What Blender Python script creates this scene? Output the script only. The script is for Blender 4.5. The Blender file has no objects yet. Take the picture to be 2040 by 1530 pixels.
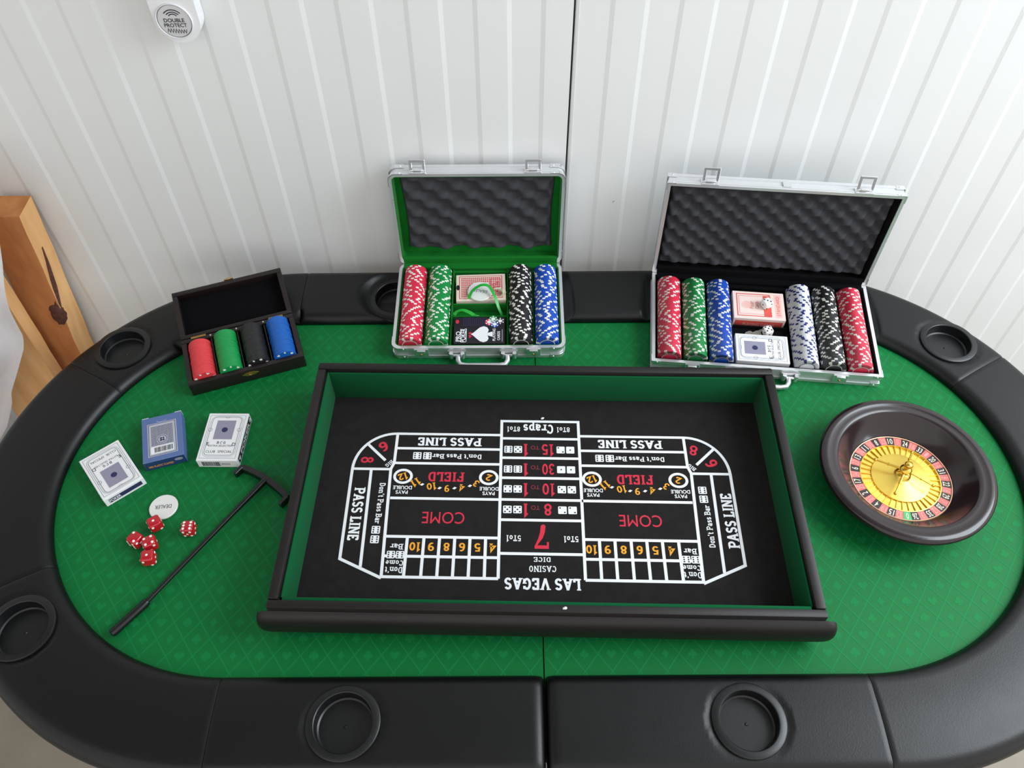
import bpy, bmesh, math, random
from mathutils import Matrix, Vector
random.seed(7)
R = math.radians
PI = math.pi
scn = bpy.context.scene
COL = scn.collection

# ------------------------------------------------------------------ camera
# table felt is z = 0, the fold of the table is x = 0, the wall runs along x
cam_d = bpy.data.cameras.new('camera'); cam = bpy.data.objects.new('camera', cam_d); COL.objects.link(cam)
cam_d.sensor_width = 36.0
cam_d.lens = 1635.53 / 2040 * 36.0
cam_d.clip_start = 0.02
_r = Vector((0.999972, -0.004170, -0.006224)); _u = Vector((0.007141, 0.781576, 0.623769)); _f = Vector((-0.002263, 0.623796, -0.781584))
cam.matrix_world = Matrix(((_r.x, _u.x, -_f.x, -0.03596), (_r.y, _u.y, -_f.y, -0.82257), (_r.z, _u.z, -_f.z, 1.04909), (0, 0, 0, 1)))
scn.camera = cam

# ------------------------------------------------------------------ light
w = bpy.data.worlds.new('world'); scn.world = w; w.use_nodes = True
w.node_tree.nodes['Background'].inputs[0].default_value = (1.0, 0.985, 0.965, 1)
w.node_tree.nodes['Background'].inputs[1].default_value = 1.2
def area(name, loc, target, sx, sy, power, col):
    d = bpy.data.lights.new(name, 'AREA'); d.shape = 'RECTANGLE'; d.size = sx; d.size_y = sy; d.energy = power; d.color = col
    o = bpy.data.objects.new(name, d); COL.objects.link(o); o.location = loc
    o.rotation_euler = (Vector(target) - Vector(loc)).to_track_quat('-Z', 'Y').to_euler()
    return o
area('daylight_from_door', (1.72, -0.32, 1.34), (0.1, -0.26, 0.0), 1.2, 1.3, 46, (0.82, 0.92, 1.0))
scn.view_settings.view_transform = 'Standard'; scn.view_settings.look = 'None'
scn.view_settings.exposure = 0.0; scn.view_settings.gamma = 1.0
scn.view_settings.use_curve_mapping = False

# ------------------------------------------------------------------ materials
def lin(c):
    return tuple(((v / 255) / 12.92 if v / 255 <= 0.04045 else (((v / 255) + 0.055) / 1.055) ** 2.4) for v in c)
MATS = {}
def mat(name, rgb, rough=0.5, metal=0.0, spec=0.5, noise=0.0, nscale=40, bump=0.0, bscale=300, sheen=0.0, coat=0.0, trans=0.0, rgb2=None, stretch=(1, 1, 1), rvar=0.0, detail=4):
    m = bpy.data.materials.new(name); m.use_nodes = True
    nt = m.node_tree; b = nt.nodes['Principled BSDF']; L = nt.links
    c = lin(rgb)
    b.inputs['Base Color'].default_value = (*c, 1); b.inputs['Roughness'].default_value = rough
    b.inputs['Metallic'].default_value = metal; b.inputs['Specular IOR Level'].default_value = spec
    b.inputs['Sheen Weight'].default_value = sheen; b.inputs['Sheen Roughness'].default_value = 0.4
    b.inputs['Coat Weight'].default_value = coat; b.inputs['Coat Roughness'].default_value = 0.08
    b.inputs['Transmission Weight'].default_value = trans
    tc = None
    if noise or bump or rgb2 or rvar:
        tc = nt.nodes.new('ShaderNodeTexCoord'); mp = nt.nodes.new('ShaderNodeMapping'); mp.inputs['Scale'].default_value = stretch
        L.new(tc.outputs['Object'], mp.inputs['Vector'])
    if noise or rgb2 or rvar:
        n = nt.nodes.new('ShaderNodeTexNoise'); n.inputs['Scale'].default_value = nscale; n.inputs['Detail'].default_value = detail
        L.new(mp.outputs[0], n.inputs['Vector'])
        if noise or rgb2:
            r = nt.nodes.new('ShaderNodeValToRGB')
            r.color_ramp.elements[0].position = 0.3; r.color_ramp.elements[1].position = 0.7
            a = rgb2 and lin(rgb2) or tuple(v * (1 - noise) for v in c); d = rgb2 and c or tuple(min(1, v * (1 + noise)) for v in c)
            r.color_ramp.elements[0].color = (*a, 1); r.color_ramp.elements[1].color = (*d, 1)
            L.new(n.outputs['Fac'], r.inputs[0]); L.new(r.outputs[0], b.inputs['Base Color'])
        if rvar:
            mr = nt.nodes.new('ShaderNodeMapRange'); mr.inputs['To Min'].default_value = rough - rvar; mr.inputs['To Max'].default_value = rough + rvar
            L.new(n.outputs['Fac'], mr.inputs['Value']); L.new(mr.outputs[0], b.inputs['Roughness'])
    if bump:
        n2 = nt.nodes.new('ShaderNodeTexNoise'); n2.inputs['Scale'].default_value = bscale; n2.inputs['Detail'].default_value = 3
        L.new(mp.outputs[0], n2.inputs['Vector'])
        bp = nt.nodes.new('ShaderNodeBump'); bp.inputs['Strength'].default_value = bump; bp.inputs['Distance'].default_value = 0.001
        L.new(n2.outputs['Fac'], bp.inputs['Height']); L.new(bp.outputs[0], b.inputs['Normal'])
    MATS[name] = m
    return m
M_wall = mat('white_coated_steel', (222, 223, 222), 0.42, noise=0.02, nscale=3, spec=0.4)
M_skyblock = mat('grey_sky_block', (176, 176, 172), 0.8)  # for the unseen overhead slab that holds back the sky
M_gap = mat('dark_joint', (40, 40, 42), 0.8)
M_trimw = mat('joint_edge', (205, 205, 205), 0.4)
M_floor = mat('concrete', (150, 141, 128), 0.85, noise=0.12, nscale=6, bump=0.25, bscale=80)
M_felt = mat('green_speed_cloth', (3, 106, 49), 0.55, noise=0.05, nscale=900, bump=0.15, bscale=1500, spec=0.22)
M_feltp = mat('green_cloth_print', (12, 118, 60), 0.62, noise=0.05, nscale=900, bump=0.15, bscale=1500, spec=0.2)
M_leather = mat('black_leatherette', (7, 7, 8), 0.40, bump=0.14, bscale=520, spec=0.40, rvar=0.05, nscale=30)
M_cup = mat('black_plastic', (13, 14, 16), 0.36, bump=0.08, bscale=900)
M_tabw = mat('table_board', (40, 36, 33), 0.7, noise=0.1)
M_leg = mat('black_steel', (20, 20, 21), 0.4)
M_dwood = mat('dark_brown_wood', (19, 13, 12), 0.5, noise=0.30, nscale=60, stretch=(0.12, 1, 1), bump=0.15, bscale=200, spec=0.45)
M_bwood = mat('wenge_box_wood', (26, 15, 16), 0.45, noise=0.25, nscale=50, stretch=(0.15, 1, 1), bump=0.1, bscale=300)
M_tfelt = mat('tray_green_felt', (8, 84, 46), 0.95, noise=0.06, nscale=500, bump=0.2, bscale=1200, sheen=0.03, spec=0.15)
M_mat = mat('black_layout_felt', (34, 32, 32), 0.95, noise=0.14, nscale=70, bump=0.2, bscale=1400, spec=0.15)
M_pw = mat('print_white', (232, 233, 236), 0.8); M_pr = mat('print_red', (206, 38, 62), 0.8); M_po = mat('print_orange', (236, 160, 40), 0.8)
M_pk = mat('print_black', (22, 22, 24), 0.8); M_pd = mat('print_dull_red', (128, 42, 52), 0.85)
M_alu = mat('brushed_aluminium', (222, 223, 225), 0.30, metal=0.65, rvar=0.06, nscale=200, stretch=(0.05, 1, 1))
M_alup = mat('silver_panel', (212, 214, 216), 0.38, metal=0.4, bump=0.1, bscale=700)
M_chr = mat('chrome', (228, 229, 232), 0.2, metal=0.8)
M_glin = mat('green_velvet_lining', (6, 112, 30), 0.9, noise=0.08, nscale=300, sheen=0.12, spec=0.2)
M_klin = mat('black_velvet_lining', (8, 8, 10), 0.95, sheen=0.03, spec=0.1, noise=0.1, nscale=300)
M_foam = mat('charcoal_foam', (66, 66, 70), 0.97, noise=0.12, nscale=500, bump=0.3, bscale=1200, spec=0.1)
M_rib = mat('green_satin_ribbon', (30, 165, 52), 0.35, sheen=0.2)
M_white = mat('white_card', (232, 232, 234), 0.5)
M_dealer = mat('white_plastic', (226, 226, 222), 0.35)
M_ink = mat('grey_ink', (120, 122, 130), 0.7); M_inkd = mat('dark_ink', (40, 42, 52), 0.7)
M_lav = mat('lavender_ink', (142, 140, 160), 0.6); M_navy = mat('navy_ink', (40, 42, 84), 0.6)
M_bluebox = mat('blue_card_box', (86, 108, 158), 0.42); M_blued = mat('deep_blue_ink', (28, 56, 100), 0.5); M_silv = mat('silver_ink', (176, 178, 192), 0.4)
M_gold = mat('gold_metal', (236, 196, 84), 0.2, metal=1.0); M_goldm = mat('gold_matte', (240, 206, 96), 0.33, metal=0.8)
M_brass = mat('brass', (196, 158, 92), 0.3, metal=0.9)
M_bowl = mat('brown_bakelite', (34, 22, 25), 0.17, spec=0.55)
M_rred = mat('pocket_red', (216, 112, 106), 0.45); M_rblk = mat('pocket_black', (36, 30, 32), 0.45); M_rgrn = mat('pocket_green', (70, 176, 96), 0.45)
M_rnum = mat('pale_red_numerals', (240, 158, 148), 0.5)
M_cream = mat('cream_ink', (240, 222, 200), 0.5); M_edge = mat('copper_ring', (236, 186, 150), 0.3, metal=0.5)
M_dice = mat('red_clear_acrylic', (222, 22, 44), 0.06, trans=0.45, spec=0.6, coat=0.3)
M_die = mat('ivory_plastic', (236, 234, 228), 0.3)
M_pip = mat('white_pip', (246, 238, 236), 0.4)
M_stick = mat('black_gloss_stick', (16, 18, 17), 0.3, spec=0.5)
M_dev = mat('white_abs', (226, 226, 228), 0.35); M_badge = mat('badge_silver', (204, 204, 206), 0.3, metal=0.2)
M_rbox = mat('red_card_box', (214, 84, 72), 0.45); M_rboxl = mat('pale_red_ink', (240, 190, 182), 0.5); M_rback = mat('card_back_red', (206, 66, 86), 0.5)
M_cbeige = mat('card_beige', (232, 216, 200), 0.5)
M_kbox = mat('black_card_box', (20, 18, 28), 0.35); M_kgrid = mat('violet_grid_ink', (52, 42, 78), 0.5)
M_key = mat('nickel_key', (214, 208, 196), 0.3, metal=0.9)
M_sheet = mat('white_plastic_sheet', (244, 244, 247), 0.4, trans=0.0, bump=0.1, bscale=20)
M_tuft = mat('clear_tape_scrap', (196, 200, 170), 0.4)
def chipmat(n, c, coat=0.0, rough=0.45): return mat('chip_' + n, c, rough, coat=coat, noise=0.04, nscale=300)
CH = dict(red=chipmat('red', (214, 42, 74)), green=chipmat('green', (10, 134, 62)), blue=chipmat('blue', (12, 74, 178)), black=chipmat('black', (26, 25, 27)), white=chipmat('white', (228, 229, 232)),
          spot=chipmat('spot_white', (238, 236, 228)), navy=chipmat('spot_navy', (34, 44, 120)),
          bred=chipmat('matt_red', (214, 60, 66)), bgreen=chipmat('matt_green', (10, 146, 72)), bblack=chipmat('matt_black', (28, 28, 30)), bblue=chipmat('matt_blue', (12, 92, 178)))
# thin clear film: mostly see-through with a glossy skin
def film_mat():
    m = bpy.data.materials.new('clear_shrink_film'); m.use_nodes = True; nt = m.node_tree
    nt.nodes.remove(nt.nodes['Principled BSDF']); out = nt.nodes['Material Output']
    t = nt.nodes.new('ShaderNodeBsdfTransparent'); g = nt.nodes.new('ShaderNodeBsdfGlossy'); g.inputs['Roughness'].default_value = 0.16
    mx = nt.nodes.new('ShaderNodeMixShader'); fr = nt.nodes.new('ShaderNodeFresnel'); fr.inputs['IOR'].default_value = 1.22
    ad = nt.nodes.new('ShaderNodeMath'); ad.operation = 'ADD'; ad.inputs[1].default_value = 0.03
    nt.links.new(fr.outputs[0], ad.inputs[0]); nt.links.new(ad.outputs[0], mx.inputs[0])
    nt.links.new(t.outputs[0], mx.inputs[1]); nt.links.new(g.outputs[0], mx.inputs[2]); nt.links.new(mx.outputs[0], out.inputs[0])
    n = nt.nodes.new('ShaderNodeTexNoise'); n.inputs['Scale'].default_value = 160; bp = nt.nodes.new('ShaderNodeBump'); bp.inputs['Strength'].default_value = 0.35; bp.inputs['Distance'].default_value = 0.001
    nt.links.new(n.outputs['Fac'], bp.inputs['Height']); nt.links.new(bp.outputs[0], g.inputs['Normal'])
    return m
M_film = film_mat()
def timber_mat():
    m = mat('rough_pine', (232, 184, 126), 0.75, bump=0.3, bscale=60, rgb2=(212, 156, 98), nscale=14, stretch=(3, 3, 0.35))
    return m
M_pine = timber_mat()
M_pined = mat('rough_pine_orange', (206, 138, 82), 0.75, bump=0.5, bscale=45, rgb2=(172, 104, 54), nscale=16, stretch=(2, 2, 0.5))
M_bark = mat('bark', (84, 48, 38), 0.9, noise=0.3, nscale=120, bump=0.8, bscale=160)

# ------------------------------------------------------------------ mesh helpers
I4 = Matrix.Identity(4)
def T(x, y, z): return Matrix.Translation((x, y, z))
def RX(a): return Matrix.Rotation(a, 4, 'X')
def RY(a): return Matrix.Rotation(a, 4, 'Y')
def RZ(a): return Matrix.Rotation(a, 4, 'Z')
def new(): return bmesh.new()
def box(bm, x0, x1, y0, y1, z0, z1, M=I4, mi=0, bev=0.0, seg=2):
    r = bmesh.ops.create_cube(bm, size=1.0)
    vs = r['verts']
    for v in vs: v.co = Vector(((x0 + x1) / 2 + v.co.x * (x1 - x0), (y0 + y1) / 2 + v.co.y * (y1 - y0), (z0 + z1) / 2 + v.co.z * (z1 - z0)))
    fs = set(f for v in vs for f in v.link_faces)
    if bev > 0:
        es = list(set(e for v in vs for e in v.link_edges))
        rr = bmesh.ops.bevel(bm, geom=es, offset=bev, segments=seg, affect='EDGES', profile=0.5)
        vs = list(set(v for f in rr['faces'] for v in f.verts) | set(v for v in vs if v.is_valid))
        fs = set(f for v in vs for f in v.link_faces)
    for f in fs: f.material_index = mi
    if M is not I4:
        for v in set(v for f in fs for v in f.verts): v.co = M @ v.co
_eps = [0]
def lift(M):
    _eps[0] = (_eps[0] + 1) % 61
    return M.to_3x3().col[2].normalized() * (_eps[0] * 1.5e-6)
def poly(bm, pts, M=I4, mi=0):
    e = lift(M); vs = [bm.verts.new(M @ Vector((p[0], p[1], p[2] if len(p) > 2 else 0)) + e) for p in pts]
    try:
        f = bm.faces.new(vs); f.material_index = mi; return f
    except ValueError: return None
def prism(bm, pts, z0, z1, M=I4, mi=0):
    n = len(pts)
    a = [bm.verts.new(M @ Vector((p[0], p[1], z0))) for p in pts]; b = [bm.verts.new(M @ Vector((p[0], p[1], z1))) for p in pts]
    fs = [bm.faces.new(a[::-1]), bm.faces.new(b)]
    for i in range(n): fs.append(bm.faces.new((a[i], a[(i + 1) % n], b[(i + 1) % n], b[i])))
    for f in fs: f.material_index = mi
def ring(bm, outer, inner, z0, z1, M=I4, mi=0):
    n = len(outer)
    g = [[bm.verts.new(M @ Vector((p[0], p[1], z))) for p in loop] for loop, z in ((outer, z0), (outer, z1), (inner, z1), (inner, z0))]
    for k in range(4):
        A, B = g[k], g[(k + 1) % 4]
        for i in range(n):
            f = bm.faces.new((A[i], A[(i + 1) % n], B[(i + 1) % n], B[i])); f.material_index = mi
def lathe(bm, prof, seg=48, M=I4, mi=0, close=False):
    rows = []
    for r, z in prof:
        if r < 1e-6: rows.append([bm.verts.new(M @ Vector((0, 0, z)))])
        else: rows.append([bm.verts.new(M @ Vector((r * math.cos(2 * PI * k / seg), r * math.sin(2 * PI * k / seg), z))) for k in range(seg)])
    n = len(rows); rng = range(n if close else n - 1)
    for i in rng:
        A, B = rows[i], rows[(i + 1) % n]
        for k in range(seg):
            k2 = (k + 1) % seg
            if len(A) == 1 and len(B) == 1: continue
            if len(A) == 1: f = bm.faces.new((A[0], B[k2], B[k]))
            elif len(B) == 1: f = bm.faces.new((A[k], A[k2], B[0]))
            else: f = bm.faces.new((A[k], A[k2], B[k2], B[k]))
            f.material_index = mi
def tube(bm, pts, r, seg=10, M=I4, mi=0, closed=False):
    P = [Vector(p) for p in pts]; n = len(P); rr = r if isinstance(r, (list, tuple)) else [r] * n
    up = None; rows = []
    for i in range(n):
        if closed: t = (P[(i + 1) % n] - P[i - 1]).normalized()
        else: t = (P[min(i + 1, n - 1)] - P[max(i - 1, 0)]).normalized()
        if up is None:
            up = t.orthogonal().normalized()
        up = (up - t * up.dot(t)).normalized(); sd = t.cross(up)
        rows.append([bm.verts.new(M @ (P[i] + rr[i] * (math.cos(2 * PI * k / seg) * up + math.sin(2 * PI * k / seg) * sd))) for k in range(seg)])
    for i in range(n if closed else n - 1):
        A, B = rows[i], rows[(i + 1) % n]
        for k in range(seg):
            f = bm.faces.new((A[k], A[(k + 1) % seg], B[(k + 1) % seg], B[k])); f.material_index = mi
    if not closed:
        for row in (rows[0][::-1], rows[-1]):
            f = bm.faces.new(row); f.material_index = mi
def rrect(x0, x1, y0, y1, r, seg=5):
    r = max(r, 2e-5); o = []
    for cx, cy, a in ((x1 - r, y0 + r, -90), (x1 - r, y1 - r, 0), (x0 + r, y1 - r, 90), (x0 + r, y0 + r, 180)):
        for k in range(seg + 1):
            t = R(a + 90 * k / seg); o.append((cx + r * math.cos(t), cy + r * math.sin(t)))
    return o
def grid(bm, nx, ny, fn, mi=0):
    g = [[bm.verts.new(fn(i / nx, j / ny)) for i in range(nx + 1)] for j in range(ny + 1)]
    for j in range(ny):
        for i in range(nx):
            f = bm.faces.new((g[j][i], g[j][i + 1], g[j + 1][i + 1], g[j + 1][i])); f.material_index = mi
    return g
def obj(name, bm, mats, parent=None, M=None, smooth=35, fix=True):
    if fix: bmesh.ops.recalc_face_normals(bm, faces=bm.faces)
    me = bpy.data.meshes.new(name); bm.to_mesh(me); bm.free()
    for m in (mats if isinstance(mats, (list, tuple)) else [mats]): me.materials.append(m)
    if smooth:
        me.polygons.foreach_set('use_smooth', [True] * len(me.polygons))
        me.set_sharp_from_angle(angle=R(smooth))
    o = bpy.data.objects.new(name, me); COL.objects.link(o)
    if parent: o.parent = parent
    if M is not None: o.matrix_local = M
    return o
def tag(o, label=None, cat=None, group=None, kind=None):
    if label: o['label'] = label
    if cat: o['category'] = cat
    if group: o['group'] = group
    if kind: o['kind'] = kind
    return o
def thing(name, label, cat, M=I4, group=None):
    o = bpy.data.objects.new(name, None); COL.objects.link(o); o.empty_display_size = 0.02
    o.matrix_world = M
    return tag(o, label, cat, group)
def dup(src, parent=None, M=None):
    o = src.copy(); COL.objects.link(o); o.parent = parent
    if M is not None: o.matrix_local = M
    return o

# ------------------------------------------------------------------ flat lettering
_tc = {}
def text_polys(s, bold=0.0):
    if (s, bold) in _tc: return _tc[(s, bold)]
    cu = bpy.data.curves.new('t', 'FONT'); cu.body = s; cu.size = 1.0; cu.offset = bold; cu.resolution_u = 3; cu.fill_mode = 'FRONT'
    o = bpy.data.objects.new('t', cu); COL.objects.link(o)
    dg = bpy.context.evaluated_depsgraph_get()
    me = bpy.data.meshes.new_from_object(o.evaluated_get(dg))
    V = [tuple(v.co)[:2] for v in me.vertices]; F = [tuple(p.vertices) for p in me.polygons]
    bpy.data.objects.remove(o); bpy.data.curves.remove(cu); bpy.data.meshes.remove(me)
    xs = [v[0] for v in V]; ys = [v[1] for v in V]
    x0, x1, y0, y1 = min(xs), max(xs), min(ys), max(ys)
    V = [((x - x0) / (x1 - x0), (y - y0) / (y1 - y0)) for x, y in V]
    _tc[(s, bold)] = (V, F, (x1 - x0) / (y1 - y0))
    return _tc[(s, bold)]
def text(bm, s, cx, cy, wd, ht, ang=0, z=0, M=I4, mi=0, bold=0.0):
    V, F, asp = text_polys(s, bold)
    if wd is None: wd = ht * asp
    Q = M @ T(cx, cy, z) @ RZ(R(ang))
    e = lift(Q); vs = [bm.verts.new(Q @ Vector(((x - 0.5) * wd, (y - 0.5) * ht, 0)) + e) for x, y in V]
    for f in F:
        try: bm.faces.new([vs[i] for i in f]).material_index = mi
        except ValueError: pass
def ribbon(bm, pts, wd, z=0, M=I4, mi=0, closed=False):
    e = lift(M); P = [Vector((p[0], p[1])) for p in pts]; n = len(P); a = []; b = []
    for i in range(n):
        if closed: p0, p1 = P[i - 1], P[(i + 1) % n]
        else: p0, p1 = P[max(i - 1, 0)], P[min(i + 1, n - 1)]
        d1 = (P[i] - p0); d2 = (p1 - P[i])
        if d1.length < 1e-9: d1 = d2
        if d2.length < 1e-9: d2 = d1
        d1.normalize(); d2.normalize()
        t = (d1 + d2)
        t = t.normalized() if t.length > 1e-6 else d1
        nn = Vector((-t.y, t.x)); k = max(0.35, nn.dot(Vector((-d1.y, d1.x))))
        a.append(bm.verts.new(M @ Vector((*(P[i] + nn * wd / 2 / k), z)) + e)); b.append(bm.verts.new(M @ Vector((*(P[i] - nn * wd / 2 / k), z)) + e))
    for i in range(n if closed else n - 1):
        j = (i + 1) % n
        try: bm.faces.new((a[i], b[i], b[j], a[j])).material_index = mi
        except ValueError: pass
def arcp(cx, cy, rx, ry, a0, a1, n=10):
    return [(cx + rx * math.cos(R(a0 + (a1 - a0) * k / n)), cy + ry * math.sin(R(a0 + (a1 - a0) * k / n))) for k in range(n + 1)]
# slab-serif letters drawn as strokes: glyph -> (width, strokes, serifs (x, y))
G = {}
def gl(c, wd, strokes, serifs=()): G[c] = (wd, strokes, serifs)
gl('P', .62, [[(.14, 0), (.14, 1)], [(.14, .93)] + arcp(.36, .70, .2, .23, 90, -90) + [(.14, .47)]], [(.14, 0), (.1, 1)])
gl('B', .64, [[(.14, 0), (.14, 1)], [(.14, .93)] + arcp(.36, .73, .17, .2, 90, -90) + [(.14, .53)], [(.14, .53)] + arcp(.38, .3, .2, .23, 90, -90) + [(.14, .07)]], [(.1, 0), (.1, 1)])
gl('R', .68, [[(.14, 0), (.14, 1)], [(.14, .93)] + arcp(.36, .72, .19, .21, 90, -90) + [(.14, .51)], [(.34, .51), (.56, 0)]], [(.14, 0), (.1, 1), (.58, 0)])
gl('A', .76, [[(.12, 0), (.38, 1)], [(.38, 1), (.64, 0)], [(.22, .33), (.54, .33)]], [(.12, 0), (.64, 0)])
gl('V', .76, [[(.12, 1), (.38, 0)], [(.38, 0), (.64, 1)]], [(.12, 1), (.64, 1)])
gl('S', .58, [arcp(.29, .72, .19, .21, 20, 270) + arcp(.29, .28, .19, .22, 90, -160)], [])
gl('L', .58, [[(.16, 0), (.16, 1)], [(.1, .07), (.54, .07)], [(.5, .03), (.5, .3)]], [(.16, 1), (.14, 0)])
gl('I', .36, [[(.18, 0), (.18, 1)]], [(.18, 0), (.18, 1)])
gl('N', .76, [[(.14, 0), (.14, 1)], [(.14, .96), (.62, .04)], [(.62, 0), (.62, 1)]], [(.14, 0), (.1, 1), (.62, 1)])
gl('E', .60, [[(.14, 0), (.14, 1)], [(.1, .07), (.54, .07)], [(.1, .93), (.52, .93)], [(.14, .5), (.4, .5)], [(.51, .03), (.51, .28)], [(.49, .97), (.49, .74)]], [])
gl('F', .58, [[(.14, 0), (.14, 1)], [(.1, .93), (.52, .93)], [(.14, .5), (.4, .5)], [(.49, .97), (.49, .72)]], [(.14, 0)])
gl('D', .68, [[(.14, 0), (.14, 1)], [(.1, .93)] + arcp(.34, .5, .22, .43, 90, -90) + [(.1, .07)]], [])
gl('C', .64, [arcp(.34, .5, .22, .43, 50, 310, 14), [(.54, .95), (.54, .68)]], [])
gl('G', .66, [arcp(.34, .5, .22, .43, 50, 330, 14), [(.54, .95), (.54, .68)], [(.55, .05), (.55, .42)]], [(.52, .44)])
gl('O', .66, [arcp(.33, .5, .21, .43, 0, 360, 18)], [])
gl('Y', .70, [[(.12, 1), (.35, .5)], [(.58, 1), (.35, .5)], [(.35, .5), (.35, 0)]], [(.35, 0), (.12, 1), (.58, 1)])
gl('U', .70, [[(.14, 1), (.14, .3)] + arcp(.35, .3, .21, .23, 180, 360) + [(.56, 1)]], [(.14, 1), (.56, 1)])
gl('M', .86, [[(.14, 0), (.14, 1)], [(.14, 1), (.43, .2), (.72, 1)], [(.72, 0), (.72, 1)]], [(.14, 0), (.72, 0), (.12, 1), (.74, 1)])
gl('T', .62, [[(.31, 0), (.31, 1)], [(.06, .93), (.56, .93)], [(.09, .97), (.09, .76)], [(.53, .97), (.53, .76)]], [(.31, 0)])
gl('o', .56, [arcp(.28, .33, .18, .27, 0, 360, 14)])
gl('n', .64, [[(.14, 0), (.14, .64)], [(.14, .46)] + arcp(.32, .42, .17, .18, 120, 0, 6) + [(.49, 0)]], [(.14, 0), (.49, 0), (.1, .62)])
gl('m', .92, [[(.14, 0), (.14, .64)], [(.14, .46)] + arcp(.3, .42, .15, .18, 120, 0, 6) + [(.45, 0)], [(.45, .46)] + arcp(.61, .42, .15, .18, 120, 0, 6) + [(.76, 0)]], [(.14, 0), (.45, 0), (.76, 0)])
gl('t', .42, [[(.2, .88), (.2, .14), (.26, .06), (.38, .08)], [(.06, .6), (.36, .6)]])
gl('a', .56, [[(.12, .52)] + arcp(.27, .42, .16, .18, 130, 0, 6) + [(.43, .02), (.52, .06)], arcp(.25, .2, .14, .15, 20, 350, 10)])
gl('s', .48, [arcp(.24, .47, .14, .14, 20, 250, 8) + arcp(.24, .2, .15, .15, 80, -160, 8)])
gl('r', .48, [[(.14, 0), (.14, .64)], [(.14, .42), (.24, .56), (.4, .56), (.4, .46)]], [(.14, 0), (.1, .62)])
gl('e', .56, [[(.12, .34), (.44, .34)] + arcp(.28, .33, .17, .27, 10, 310, 12)])
gl('p', .60, [[(.14, -.3), (.14, .64)], [(.14, .55)] + arcp(.3, .33, .18, .27, 110, -110, 8) + [(.14, .1)]], [(.14, -.3), (.1, .62)])
gl("'", .2, [[(.12, 1), (.08, .72)]])
gl('-', .4, [[(.06, .4), (.34, .4)]])
gl('1', .44, [[(.24, 0), (.24, 1), (.08, .82)]], [(.24, 0)])
gl('2', .56, [arcp(.27, .74, .18, .2, 170, -30, 8) + [(.1, .08), (.5, .08)], [(.48, .04), (.48, .24)]])
gl('3', .56, [arcp(.26, .75, .16, .19, 160, -80, 9) + arcp(.26, .29, .2, .24, 85, -160, 9)])
gl('4', .60, [[(.42, 0), (.42, .96), (.06, .32), (.56, .32)]], [(.42, 0)])
gl('5', .56, [[(.46, .93), (.14, .93), (.12, .54)] + arcp(.27, .32, .2, .26, 100, -150, 10)])
gl('6', .58, [arcp(.29, .29, .19, .24, 180, -180, 16), [(.1, .3)] + arcp(.34, .45, .24, .48, 175, 65, 8)])
gl('7', .58, [[(.08, .72), (.08, .93), (.5, .93), (.3, .4), (.26, 0)]])
gl('8', .58, [arcp(.29, .74, .16, .19, 0, 360, 14), arcp(.29, .29, .19, .23, 0, 360, 16)])
gl('9', .58, [arcp(.29, .71, .19, .24, 0, 360, 16), [(.48, .7)] + arcp(.24, .55, .24, .48, -5, -115, 8)])
gl('0', .60, [arcp(.30, .5, .2, .43, 0, 360, 18)])
def slab(bm, s, cx, cy, wd, ht, ang=0, z=0, M=I4, mi=0, th=.17, gap=.05):
    tot = sum(G[c][0] + gap if c != ' ' else .3 for c in s) - gap
    sx = wd / tot if wd else ht
    Q = M @ T(cx, cy, z) @ RZ(R(ang)) @ T(-tot * sx / 2, -ht / 2, 0) @ Matrix.Diagonal((sx, ht, 1, 1))
    x = 0
    for c in s:
        if c == ' ': x += .3; continue
        wd_, st, sf = G[c]; Qc = Q @ T(x, 0, 0)
        for p in st: ribbon(bm, p, th, 0, Qc, mi, closed=(len(p) > 8 and abs(p[0][0] - p[-1][0]) + abs(p[0][1] - p[-1][1]) < 1e-6))
        for (a, b) in sf:
            yy = min(max(b, .045), .955) if b >= 0 else b
            if c in 'nmrap' and b > .5: yy = .6
            ribbon(bm, [(a - .16, yy), (a + .16, yy)], .10, 0, Qc, mi)
        x += wd_ + gap
def disc(bm, cx, cy, r, z=0, M=I4, mi=0, n=20, ry=None):
    poly(bm, [(cx + r * math.cos(2 * PI * k / n), cy + (ry or r) * math.sin(2 * PI * k / n), z) for k in range(n)], M, mi)
def rect(bm, x0, x1, y0, y1, z=0, M=I4, mi=0): poly(bm, [(x0, y0, z), (x1, y0, z), (x1, y1, z), (x0, y1, z)], M, mi)
def frame(bm, x0, x1, y0, y1, t, z=0, M=I4, mi=0): ribbon(bm, [(x0, y0), (x1, y0), (x1, y1), (x0, y1)], t, z, M, mi, closed=True)
def suit(bm, k, cx, cy, s, z=0, M=I4, mi=0, ang=0):
    Q = M @ T(cx, cy, z) @ RZ(R(ang)) @ Matrix.Scale(s, 4)
    if k == 0:
        o = []
        for q in range(4):
            a0 = PI / 2 * q; p0 = (math.cos(a0) * (.42 if q % 2 == 0 else .55), math.sin(a0) * (.42 if q % 2 == 0 else .55))
            a1 = a0 + PI / 4; o += [p0, (math.cos(a1) * .25, math.sin(a1) * .27)]
        poly(bm, o, Q, mi)
    elif k in (1, 2):
        o = []
        for q in range(20):
            t = 2 * PI * q / 20; x = .5 * math.sin(t) ** 3; y = (13 * math.cos(t) - 5 * math.cos(2 * t) - 2 * math.cos(3 * t) - math.cos(4 * t)) / 32
            o.append((x, y) if k == 1 else (-x, -y + .06))
        poly(bm, o, Q, mi)
        if k == 2: poly(bm, [(-.16, -.5), (.16, -.5), (.03, -.1), (-.03, -.1)], Q, mi)
    else:
        for a, b in ((0, .24), (-.23, -.08), (.23, -.08)): disc(bm, a, b, .22, 0, Q, mi, 12)
        poly(bm, [(-.16, -.5), (.16, -.5), (.05, .05), (-.05, .05)], Q, mi)

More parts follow.
